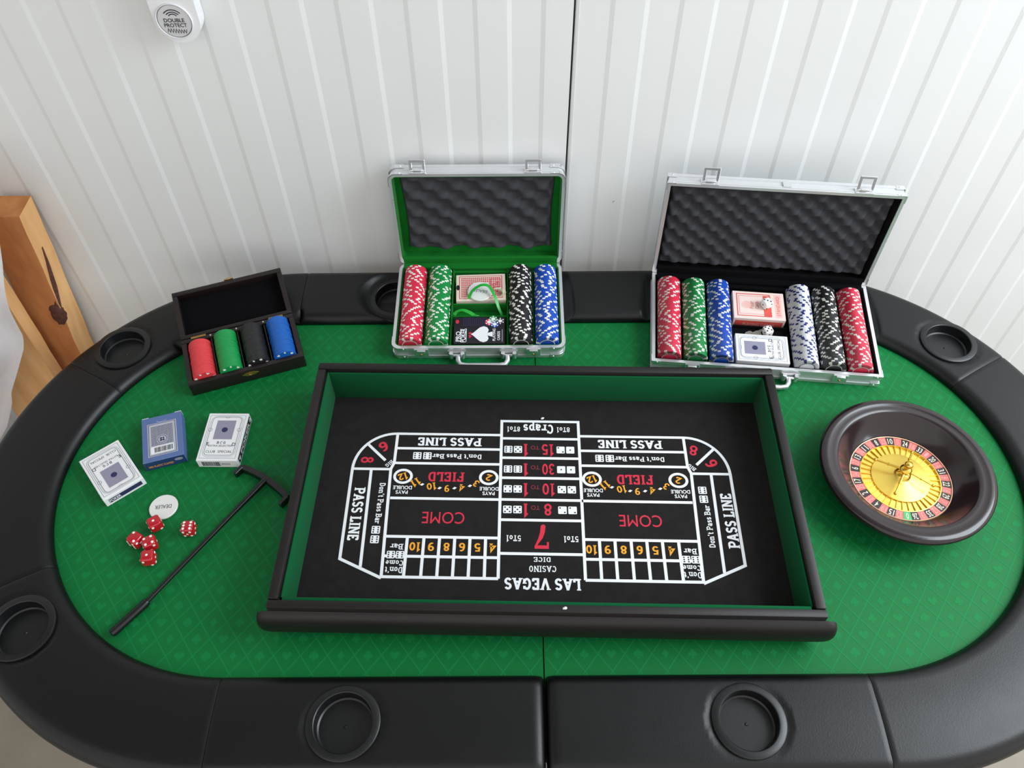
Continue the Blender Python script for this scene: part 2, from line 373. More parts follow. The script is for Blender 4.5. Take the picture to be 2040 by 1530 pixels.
# ================================================================== setting
WY = 0.305
wall = tag(bpy.data.objects.new('wall_back', None), kind='structure'); COL.objects.link(wall)
P0, WP = -0.0386, 0.0482
def wall_profile(xa, xb):
    pts = []; k0 = int((xa - P0) / WP) - 2
    xs = [(P0 + WP * k, k) for k in range(k0, k0 + int((xb - xa) / WP) + 5)]
    hw = 0.0034; dep = 0.0012
    def dz(k): return dep if (k % 2 == 0) else 0.0           # raised before an even line
    for x, k in xs:
        before = dep if k % 2 == 0 else 0.0; after = 0.0 if k % 2 == 0 else dep
        for xx, d in ((x - hw, before), (x + hw, after)):
            if xa < xx < xb: pts.append((xx, d))
    return [(xa, pts[0][1])] + pts + [(xb, pts[-1][1])]
for xa, xb in ((-2.2, 0.0515), (0.0545, 2.4)):
    bm = new(); pr = wall_profile(xa, xb); z0, z1 = -0.75, 1.7
    fr = [(x, WY - d) for x, d in pr]
    loop = [(xa, WY + 0.05)] + fr + [(xb, WY + 0.05)]
    prism(bm, loop[::-1], z0, z1)
    obj('wall_panel', bm, M_wall, wall, smooth=None)
bm = new(); box(bm, 0.0515, 0.0545, WY + 0.004, WY + 0.05, -0.75, 1.7)
obj('panel_joint', bm, M_gap, wall, smooth=None)
bm = new(); box(bm, 0.0555, 0.0600, WY - 0.0009, WY + 0.003, -0.75, 1.7, bev=0.0004, seg=1)
obj('joint_lip', bm, M_trimw, wall)
bm = new(); tube(bm, [(0.1362, WY - 0.0004, 0.1345), (0.1366, WY - 0.0006, 0.1385), (0.1395, WY - 0.0006, 0.1405)], 0.0008, 6)
obj('scratch', bm, M_gap, wall)
bm = new(); box(bm, -2.6, 2.6, -2.4, WY + 0.05, -0.80, -0.75)
tag(obj('floor', bm, M_floor, smooth=None), kind='structure')
bm = new(); box(bm, -2.2, 1.0, -1.15, WY + 0.05, 1.72, 1.78); tag(obj('sky_block_ceiling', bm, M_skyblock, smooth=None), kind='structure')  # unseen ceiling, added to block sky overhead, cut short to let light in
bm = new(); box(bm, -2.3, -2.21, -2.4, WY + 0.05, -0.75, 1.71); tag(obj('shade_wall_left', bm, M_wall, smooth=None), kind='structure')  # unseen closed side, added to darken the left of the table

# ================================================================== poker table
# cases that dent the padded rail: (matrix, half width, depth)
MC1 = T(-0.0941, 0.0710, 0.0008) @ RZ(R(-0.14)) @ RX(R(4.0)); W1, D1, H1 = 0.2871, 0.1894, 0.0270
MC2 = T(0.3719, 0.0227, 0.0008) @ RZ(R(-5.97)) @ RX(R(4.0)); W2, D2, H2 = 0.3670, 0.1944, 0.0262
MBX = T(-0.4677, 0.0248, 0.0004) @ RZ(R(19.53)) @ RX(R(3.93)); WB, DB, HB = 0.1852, 0.0967, 0.0285
MLID_B = MBX @ T(0, DB, HB) @ RX(R(-81.2))
DENTS = [(MC1.inverted(), W1 / 2, 0, D1, 0), (MC2.inverted(), W2 / 2, 0, D2, 0), (MBX.inverted(), WB / 2, 0, DB, 0)]
RI, RO, SX, CY = 0.306, 0.430, 0.406, -0.157
RAILZ = 0.0195
CUPS = [(-0.245, CY - 0.366), (0.245, CY - 0.366), (-0.245, CY + 0.366), (-SX + 0.370 * math.cos(R(139.7)), CY + 0.370 * math.sin(R(139.7))),
        (SX + 0.370 * math.cos(R(40.3)), CY + 0.370 * math.sin(R(40.3))), (-SX + 0.368 * math.cos(R(221.6)), CY + 0.368 * math.sin(R(221.6)))]
def rail_point(s, rad):
    """s runs around the stadium: 0 at fold front, clockwise seen from above through the left end to the back, then right."""
    L = SX; A = PI
    if s < L: return Vector((-s, CY - rad, 0))
    if s < L + A: a = -PI / 2 - (s - L); return Vector((-SX + rad * math.cos(a), CY + rad * math.sin(a), 0))
    if s < 3 * L + A: return Vector((-SX + (s - L - A), CY + rad, 0))
    if s < 3 * L + 2 * A: a = PI / 2 - (s - 3 * L - A); return Vector((SX + rad * math.cos(a), CY + rad * math.sin(a), 0))
    return Vector((SX - (s - 3 * L - 2 * A), CY - rad, 0))
def rail_profile():
    o = [(RI + 0.004, -0.012), (RI + 0.001, -0.002)]
    for k in range(9):                       # inner shoulder
        a = R(180 - 90 * k / 8 * 1.0); o.append((RI + 0.018 + 0.019 * math.cos(a), 0.0015 + (RAILZ - 0.0025) * math.sin(a)))
    n = 22
    for k in range(1, n): 
        t = k / n; o.append((RI + 0.018 + (RO - RI - 0.040) * t, RAILZ - 0.001 + 0.002 * math.sin(PI * t)))
    for k in range(10):
        a = R(90 - 100 * k / 9); o.append((RO - 0.022 + 0.022 * math.cos(a), -0.006 + (RAILZ + 0.005) * math.sin(a)))
    o += [(RO - 0.004, -0.030), (RO - 0.012, -0.038), (RO - 0.05, -0.040), (RI + 0.03, -0.040)]
    return o
PROF = rail_profile()
def rail_z(p, z, pinch):
    if z <= -0.011: return z
    for M, hw, y0, y1, zb in DENTS:
        l = M @ Vector((p.x, p.y, 0)); d = max(0, abs(l.x) - hw, y0 - l.y, l.y - y1)
        d = max(0, d - 0.006)
        if d < 0.03:
            # height of the underside above this point
            zz = -(l.z) / (M.to_3x3().col[2].z) - 0.0012
            z = min(z, max(zz, -0.004) + 0.9 * d)
    for ci, (cx, cy) in enumerate(CUPS):
        d = math.hypot(p.x - cx, p.y - cy)
        if ci == 2 and d < 0.075:            # this holder is pressed down into the padding by the case on it
            z = min(z, 0.0072 + (p.y - cy) * 0.07 + 0.9 * max(0, d - 0.050))
        if d < 0.0410: z = min(z, -0.0105)
        elif d < 0.050: z = min(z, RAILZ - 0.0012)
    return z - pinch
table = thing('poker_table', 'oval folding poker table with green felt and padded black rail standing against white wall', 'table', T(0, 0, 0))
L_, A_ = SX, PI
cuts = [0, L_, L_ + A_ / 3, L_ + 2 * A_ / 3, L_ + A_, 2 * L_ + A_, 3 * L_ + A_, 3 * L_ + A_ * 4 / 3, 3 * L_ + A_ * 5 / 3, 3 * L_ + 2 * A_, 4 * L_ + 2 * A_]
for i in range(10):
    s0, s1 = cuts[i], cuts[i + 1]
    straight = i in (0, 4, 5, 9)
    length = (s1 - s0) * (1 if straight else 0.37); n = int(length / 0.0036)
    bm = new(); rows = []
    e0 = i in (0, 5); e1 = i in (4, 9)       # ends at the fold
    gap = 0.0003
    for k in range(n + 1):
        t = k / n
        s = s0 + (s1 - s0) * t; dl = t * length; dr = (1 - t) * length
        off = 0.0
        pin = 0.0
        for dist, fold in ((dl, e0), (dr, e1)):
            wdt = 0.016 if fold else 0.0035; amt = 0.012 if fold else 0.0012
            if dist < wdt: pin = max(pin, amt * (1 - math.sqrt(max(0, 1 - (1 - dist / wdt) ** 2))))
        lo = (0.0012 if e0 else gap); hi = (0.0012 if e1 else gap)
        if straight: ss = min(max(s, s0 + lo), s1 - hi)
        else: ss = min(max(s, s0 + gap / 0.37), s1 - gap / 0.37)
        row = []
        for r_, z_ in PROF:
            p = rail_point(ss, r_); puck = pin if z_ > 0 else 0
            row.append(bm.verts.new((p.x, p.y, rail_z(p, z_, puck))))
        rows.append(row)
    m = len(PROF)
    for a, b in zip(rows[:-1], rows[1:]):
        for k in range(m):
            bm.faces.new((a[k], a[(k + 1) % m], b[(k + 1) % m], b[k]))
    bm.faces.new(rows[0]); bm.faces.new(rows[-1][::-1])
    obj('rail_pad', bm, M_leather, table, smooth=60)
bm = new()
prof = [(0.0365, -0.0095), (0.0365, 0.0150), (0.0372, 0.0195), (0.0385, 0.0205), (0.0432, 0.0205), (0.0448, 0.0195), (0.0452, 0.0175), (0.0400, 0.0172), (0.0392, -0.013), (0, -0.013)]
prof = [(0, -0.0095), (0.0340, -0.0095)] + prof[0:]
bm = new()
lathe(bm, [(0, 0.0035), (0.0325, 0.0035), (0.0345, 0.0050), (0.0352, 0.0190), (0.0356, 0.0214), (0.0366, 0.0222), (0.0436, 0.0220), (0.0449, 0.0212), (0.0453, 0.0190), (0.0405, 0.0175), (0.0396, -0.0095), (0, -0.0095)], 64)
c0 = obj('cup_holder', bm, M_cup, table, T(*CUPS[0], 0))
bm = new(); lathe(bm, [(0, 0.0012), (0.0012, 0.0010), (0.0022, 0)], 12); pip0 = obj('moulding_pip', bm, M_cup, c0, T(0, 0, 0.0035))
for cx, cy in CUPS[1:]:
    c = dup(c0, table, T(cx, cy, 0) if cx + cy != sum(CUPS[2]) else T(cx, cy, -0.0142) @ RX(R(4.0))); dup(pip0, c, T(0, 0, 0.0035))
def stad(r, side, n=40, gapx=0.0008):
    o = []
    for k in range(n + 1):
        a = PI / 2 + PI * k / n; o.append((-SX + r * math.cos(a), CY + r * math.sin(a)))
    o = [(-gapx, CY + r)] + o + [(-gapx, CY - r)]
    return o if side < 0 else [(-x, y) for x, y in o][::-1]
def in_stad(x, y, r): return math.hypot(max(abs(x) - SX, 0), y - CY) < r
for side in (-1, 1):
    bm = new(); prism(bm, stad(RI + 0.012, side), -0.012, 0.0)
    fp = obj('felt_panel', bm, M_felt, table, smooth=None)
    bm = new(); LW, LH = 0.035, 0.046
    z = 0.00012
    # lattice lines
    slope = LH / LW; n = int(2.2 / LW)
    for sgn in (1, -1):
        for k in range(-n, n):
            seg = []; x0 = k * LW
            steps = 400; inside = []
            for q in range(steps + 1):
                yy = CY - RI + 2 * RI * q / steps
                xx = x0 + sgn * (yy - CY) / slope
                ok = in_stad(xx, yy, RI - 0.002) and (xx * side > 0.002)
                inside.append((xx, yy) if ok else None)
            run = []
            for p in inside + [None]:
                if p: run.append(p)
                else:
                    if len(run) > 3: ribbon(bm, [run[0], run[-1]], 0.0022, z)
                    run = []
    k = 0
    for j in range(-16, 17):
        for i2 in range(-26, 26):
            x = (i2 + (0.5 if j % 2 else 0)) * LW + LW * 0.0; y = CY + j * LH / 2
            # centres of the rhombi lie between the crossings
            x += LW / 2
            if in_stad(x, y, RI - 0.012) and x * side > 0.012:
                suit(bm, [1, 2, 0, 3][(i2 + (j // 2) + 2 * (j % 2)) % 4] if j % 2 == 0 else [2, 1, 3, 0][(i2 + j // 2) % 4], x, y, 0.0135, z, ang=180 if side < 0 and False else 0)
    obj('printed_pattern', bm, M_feltp, fp, smooth=None, fix=False)
    bm = new(); prism(bm, stad(RO - 0.03, side, gapx=0.0), -0.030, -0.0125)
    obj('table_board', bm, M_tabw, table, smooth=None)
for sx in (-1, 1):
    for y in (CY - 0.27, CY + 0.27):
        bm = new(); tube(bm, [(sx * 0.50, y, -0.03), (sx * 0.52, y, -0.74)], 0.016, 14); lg = obj('leg', bm, M_leg, table)
        bm = new(); lathe(bm, [(0, -0.75), (0.02, -0.75), (0.021, -0.735), (0.017, -0.725), (0, -0.725)], 16, T(sx * 0.52, y, 0)); obj('rubber_foot', bm, M_cup, lg)

# ================================================================== craps tray
MT = T(0.0061, -0.2115, 0.0003) @ RZ(R(-1.48))
tray = thing('craps_tray', 'dark wooden craps tray lined in green felt with a printed black betting layout', 'game tray', MT)
TW, TD, TF, TH, TT = 0.3359, 0.1886, 0.0085, 0.077, 0.0135
bm = new(); box(bm, -TW - TT, TW + TT, TD, TD + TT, 0, TH, bev=0.003); obj('frame_side', bm, M_dwood, tray)
for s in (-1, 1):
    bm = new(); box(bm, *sorted((s * TW, s * (TW + TT))), -0.1868, TD - 0.0002, 0, TH, bev=0.0025); obj('frame_side', bm, M_dwood, tray)
# front side: board with a rounded moulding on its outer face
FI, FO = -0.1870, -0.1980
bm = new(); box(bm, -TW - TT, TW + TT, FO, FI, 0, TH, bev=0.0025); obj('frame_side', bm, M_dwood, tray)
bm = new()
pr = [(0.0, 0.008), (0.0, 0.067)] + [(-0.0115 * math.sin(R(a)) ** 0.8, 0.0395 + 0.0265 * math.cos(R(a))) for a in (8, 20, 35, 50, 65, 80, 95, 110, 125, 140, 155, 168)]
hx_ = TW + TT
xs = [-hx_ - 0.0165, -hx_ - 0.0155, -hx_ - 0.0125, -hx_ - 0.007] + [-hx_ + k * (2 * hx_) / 10 for k in range(11)] + [hx_ + 0.007, hx_ + 0.0125, hx_ + 0.0155, hx_ + 0.0165]
rows = []
for i, x in enumerate(xs):
    sc = {0: 0.30, 1: 0.62, 2: 0.86, 3: 0.97}.get(min(i, len(xs) - 1 - i), 1.0)
    rows.append([bm.verts.new((x, FO - 0.0003 + y * (0.4 + 0.6 * sc), 0.0395 + (z - 0.0395) * sc)) for y, z in pr])
for a, b in zip(rows[:-1], rows[1:]):
    for k in range(len(pr)): bm.faces.new((a[k], a[(k + 1) % len(pr)], b[(k + 1) % len(pr)], b[k]))
bm.faces.new(rows[0]); bm.faces.new(rows[-1][::-1])
obj('bullnose_rail', bm, M_dwood, tray, smooth=50)
bm = new(); box(bm, -TW + 0.0006, TW - 0.0006, -0.1864, TD - 0.0006, 0.001, TF); lay = obj('layout_board', bm, M_mat, tray, smooth=None)
lt = 0.0035
bm = new(); box(bm, -TW + lt, TW - lt, TD - lt, TD - 0.0006, TF + 0.0003, TH - 0.007, bev=0.001); obj('felt_lining', bm, M_tfelt, tray)
bm = new(); box(bm, -TW + lt, TW - lt, -0.1867, -0.1815, TF + 0.0003, TH - 0.004, bev=0.0015); obj('felt_lining', bm, M_tfelt, tray)
for s in (-1, 1):
    bm = new(); box(bm, *sorted((s * (TW - 0.0006), s * (TW - lt))), -0.1812, TD - 0.0006, TF + 0.0003, TH - 0.007, bev=0.001); obj('felt_lining', bm, M_tfelt, tray)
# printed layout, millimetres in tray coordinates
MM = T(0, 0, TF + 0.0002) @ Matrix.Scale(0.001, 4)
MM = Matrix(((0.001, -0.00001, 0, 0), (0, 0.001, 0, 0), (0, 0, 1, TF + 0.0002), (0, 0, 0, 1)))
LWD = 4.3
PRM = dict(white=[M_pw], red=[M_pr, M_pd], orange=[M_po])
def word(colr, *a):
    bm = new(); slab(bm, *a); obj('printed_lettering', bm, PRM[colr], lay, smooth=None, fix=False)
def wordt(colr, *a):
    bm = new(); text(bm, *a); obj('printed_lettering', bm, PRM[colr], lay, smooth=None, fix=False)
bw = new()
X0 = -4.0
ln = lambda pts, closed=False: ribbon(bw, pts, LWD, 0, MM, 0, closed)
cl, cr = -63.5, 55.5
ln([(cl, -122), (cl, 143.3), (cr, 143.3), (cr, -122)])
for y in (110.6, 75, 39.5, 2.4, -31, -84): ln([(cl, y), (cr, y)])
def die_icon(x, y, n, s=12.6, ang=0):
    bm = new()
    Q = MM @ T(x, y, 0) @ RZ(R(ang))
    poly(bm, [(a, b, 0) for a, b in rrect(-s / 2, s / 2, -s / 2, s / 2, 1.2, 2)], Q, 0)
    P = {1: [(0, 0)], 2: [(-1, 1), (1, -1)], 3: [(-1, 1), (0, 0), (1, -1)], 4: [(-1, -1), (1, 1), (-1, 1), (1, -1)], 5: [(-1, -1), (1, 1), (-1, 1), (1, -1), (0, 0)], 6: [(-1, -1), (1, 1), (-1, 1), (1, -1), (-1, 0), (1, 0)]}[n]
    for a, b in P: disc(bm, a * s * .27, b * s * .29, s * .1, 0.0002, Q, 1, 10)
    obj('printed_die', bm, [M_pw, M_pk], lay, smooth=None, fix=False)
for side in (-1, 1):
    mx = (lambda x: x) if side < 0 else (lambda x: 2 * X0 - x)
    inn = cl if side < 0 else cr
    e = mx(-224)
    for y in (116.5, 89.6, 62.8, 2, -60.4, -90.8, -122): ln([(e if y > -100 else mx(-224), y), (inn, y)])
    ln([(e, 118), (mx(-224.2), 62)]); ln([(mx(-224.2), 63), (mx(-228.5), 51.5)]); ln([(mx(-228.3), 52), (mx(-223.5), -123)])
    ln([(mx(p[0]), p[1]) for p in arcp(-224, 51.5, 62, 65, 90, 180, 14)])
    ln([(mx(-286), 51.5), (mx(-227), 51.5)])
    ln([(mx(-286), 52), (mx(-284), -96.3), (mx(-223.5), -124)])
    ln([(mx(-257.5), 50), (mx(-254), -108)])
    ln([(mx(-268.5), 97), (mx(-238), 67)])
    cols = (-193, -169.5, -147.5, -126, -104.5, -82.5) if side < 0 else (77.6, 99.4, 122, 144, 165.8, 188.5)
    for x in cols: ln([(x, -60.4), (x, -122)])
    centers = [-181.2, -158.5, -136.8, -115.2, -93.5, -72.5] if side < 0 else [66, 88.5, 110.7, 133, 154.9, 177]
    for x, s in zip(centers, ('10', '9', '8', '6', '5', '4')):
        word('orange', s, x, -75.5, 16 if s == '10' else 9, 12.5, 180, 0, MM, 0, .17)
    bx = -207 if side < 0 else 203
    word('white', 'Bar', bx, -76.3, 18, 8.5, 180, 0, MM, 0, .15); word('white', 'Come', bx - 0.5, -101.3, 25, 8, 180, 0, MM, 0, .15); word('white', "Don't", bx - 0.5, -111.8, 24.5, 9, 180, 0, MM, 0, .15)
    for k in (-1, 1): die_icon(bx - 0.4 + k * 6.4, -88.7, 6, 11.4)
    ox = 0 if side < 0 else 276; fx = 0 if side < 0 else 280
    word('white', 'PASS LINE', -143 + ox, 102.6, 97, 14.6, 180, 0, MM, 0, .19)
    word('white', "Don't Pass Bar", -130.2 + ox, 75.8, 75, 8.2, 180, 0, MM, 0, .16)
    for k in (0, 1): die_icon( -190.6 + 15.4 * k + ox, 76.4, 6)
    word('red', 'FIELD', -144.6 + fx, 39.5, 54, 16, 180, 0, MM, 0, .17)
    wordt('red', 'COME', -144.4 + (0 if side < 0 else 282.5), -29.4, 61, 19, 180, 0, MM, 0, 0.0)
    for x, s in ((-208.7, '12'), (-81, '2')):
        x += fx + (0.8 if side > 0 else 0); y = 39.4
        ribbon(bw, arcp(x, y, 12.6, 11.2, 0, 360, 28)[:-1], 4, 0, MM, 0, True)
        word('orange', s, x, y, 14 if s == '12' else 8, 11, 200 if s == '12' else 160, 0, MM, 0, .17)
        wordt('white', 'DOUBLE', x + 1, 20, 28, 6.2, 180, 0, MM, 0, .02); wordt('white', 'PAYS', x + 0.5, 12.2, 18, 6.0, 180, 0, MM, 0, .02)
    for x, y, s, a in ((-189.4, 29.8, '11', 215), (-165.1, 23.1, '10', 190), (-142.1, 19.4, '9', 180), (-120.5, 21.2, '4', 172), (-99.4, 28.7, '3', 145)):
        word('orange', s, x + fx, y, 14.5 if len(s) == 2 else 7.6, 11, a, 0, MM, 0, .16)
    for x, y in ((-179.2, 25.7), (-152.9, 20), (-130.9, 20.2), (-108.4, 24.5)): poly(bw, [(x + fx - 3.4, y - .8), (x + fx, y - 2.2), (x + fx + 3.4, y + .8), (x + fx, y + 2.2)], MM, 0)
    if side < 0:
        word('white', 'PASS LINE', -270, -24.6, 86, 15.5, -90, 0, MM, 0, .19)
        word('white', "Don't Pass Bar", -237.5, -6.5, 68, 8.5, -90, 0, MM, 0, .16)
        for k in (0, 1): die_icon( -239, -50.5 - 15 * k, 6, 12.2)
        word('red', '8', -265.5, 67.5, 12, 19, -90, 0, MM, 0, .15); word('red', '6', -243.5, 92, 13, 17, -150, 0, MM, 0, .17)
        word('white', 'BIG', -231.5, 61.5, 13, 6, -135, 0, MM, 0, .15)
    else:
        word('white', 'PASS LINE', 265.6, -26, 88, 15.5, 90, 0, MM, 0, .19)
        word('white', "Don't Pass Bar", 235, -36, 68, 8.5, 90, 0, MM, 0, .16)
        for k in (0, 1): die_icon( 233, 8 + 15 * k, 6, 12.2)
        word('red', '8', 228.7, 93, 13, 18, 165, 0, MM, 0, .15); word('red', '6', 252.5, 70, 12, 18, 115, 0, MM, 0, .17)
        word('white', 'BIG', 222.5, 62.5, 13, 6, 135, 0, MM, 0, .15)
for y, dl, dr_, s in ((91, (6, 5), (2, 1), '15'), (55.5, (6, 6), (1, 1), '30'), (21, (4, 4), (3, 3), '10'), (-13.5, (5, 5), (2, 2), '8')):
    for k in (0, 1):
        die_icon( -52.5 + 14.6 * k, y - 0.5, dl[k], 12.4); die_icon( 27 + 14.6 * k, y - 0.5, dr_[k], 12.4)
    word('red', s, 7.6 if len(s) == 2 else 6, y, 19 if len(s) == 2 else 12, 19, 180, 0, MM, 0, .15)
    word('red', '1', -26, y, 7.5, 19, 180, 0, MM, 0, .2); wordt('red', 'TO', -12, y + 3, 13, 7, 180, 0, MM, 1, .01)
bm = new(); Q7 = MM @ T(-3.5, -57, 0) @ RZ(PI) @ T(-10, -19, 0) @ Matrix.Diagonal((20, 38, 1, 1))
ribbon(bm, [(0.02, .93), (1.0, .93)], .14, 0, Q7); ribbon(bm, [(0.07, 1.0), (0.07, .72)], .14, 0, Q7); poly(bm, [(1.0, .9), (.74, .58), (.60, .3), (.56, .06), (.46, 0), (.30, 0), (.22, .06), (.26, .3), (.42, .56), (.82, .86)], Q7)
obj('printed_lettering', bm, [M_pr], lay, smooth=None, fix=False)
for x in (-43, 38): word('white', '5To1', x, -60.2, 21, 9, 180, 0, MM, 0, .15)
for x in (-45, 32): word('white', '8To1', x, 128.4, 20.5, 9, 180, 0, MM, 0, .15)
word('white', 'Craps', -6.5, 129, 47, 17, 180, 0, MM, 0, .17)
word('white', 'DICE', -3, -92.4, 24, 7, 180, 0, MM, 0, .14); word('white', 'CASINO', -2.6, -106.4, 38, 9, 180, 0, MM, 0, .14)
word('white', 'LAS VEGAS', -3, -128.8, 104, 16.5, 180, 0, MM, 0, .19)
obj('printed_lines', bw, M_pw, lay, smooth=None, fix=False)

# ================================================================== poker chips
def chip_mesh(name, body, spot, r=0.0195, t=0.0033, spots=True, marks=False):
    bm = new(); n = 48
    prof = [(r - 0.0005, -t / 2), (r, -t / 2 + 0.0004), (r, t / 2 - 0.0004), (r - 0.0005, t / 2)]
    rows = [[bm.verts.new((rr * math.cos(2 * PI * k / n), rr * math.sin(2 * PI * k / n), z)) for k in range(n)] for rr, z in prof]
    inn = [[bm.verts.new((0.0135 * math.cos(2 * PI * k / n), 0.0135 * math.sin(2 * PI * k / n), z)) for k in range(n)] for z in (-t / 2, t / 2)]
    pat = [1, 1, 0, 0, 0, 0, 1, 1, 0, 0, 0, 0, 0, 0, 0, 0] * 3
    full = [inn[0]] + rows + [inn[1]]
    for a, b in zip(full[:-1], full[1:]):
        for k in range(n):
            f = bm.faces.new((a[k], a[(k + 1) % n], b[(k + 1) % n], b[k])); f.material_index = 1 if (spots and pat[k]) else 0
    bm.faces.new(inn[0][::-1]).material_index = 0; bm.faces.new(inn[1]).material_index = 0
    if spots:
        for s in (-1, 1): ribbon(bm, arcp(0, 0, 0.0125, 0.0125, 0, 360, 20)[:-1], 0.0012, s * (t / 2 + 0.00005), I4, 1, True)
    if marks:
        for s in (-1, 1):
            for k in range(8): suit(bm, [1, 0, 2, 0][k % 4], 0.0150 * math.cos(PI / 4 * k), 0.0150 * math.sin(PI / 4 * k), 0.0052, s * (t / 2 + 0.00006), I4, 1, 45 * k - 90)
    bmesh.ops.recalc_face_normals(bm, faces=[f for f in bm.faces if len(f.verts) == 4 or len(f.verts) == n])
    me = bpy.data.meshes.new(name); bm.to_mesh(me); bm.free()
    me.materials.append(body); me.materials.append(spot)
    me.polygons.foreach_set('use_smooth', [True] * len(me.polygons)); me.set_sharp_from_angle(angle=R(30))
    return me
def chip_angles(n):
    a = random.uniform(0, 360); o = []; run = 0; step = 0
    for i in range(n):
        if run <= 0: run = random.choice((1, 1, 2, 2, 3, 4)); step = random.choice((-13, 13, -15, 15, 10)); a += random.uniform(20, 100)
        else: a += step + random.uniform(-4, 4)
        run -= 1; o.append(R(a))
    return o
def chip_row(me, M, x, z, y0, n, pitch, label, group, parent=None, jit=0.0004):
    for i, a in enumerate(chip_angles(n)):
        o = bpy.data.objects.new('poker_chip' if parent is None else 'chip', me); COL.objects.link(o)
        Ml = T(x + random.uniform(-jit, jit), y0 + (i + 0.5) * pitch, z + random.uniform(0, jit)) @ RX(PI / 2) @ RZ(a)
        if parent is None: o.matrix_world = M @ Ml; tag(o, label, 'poker chip', group)
        else: o.parent = parent; o.matrix_local = Ml

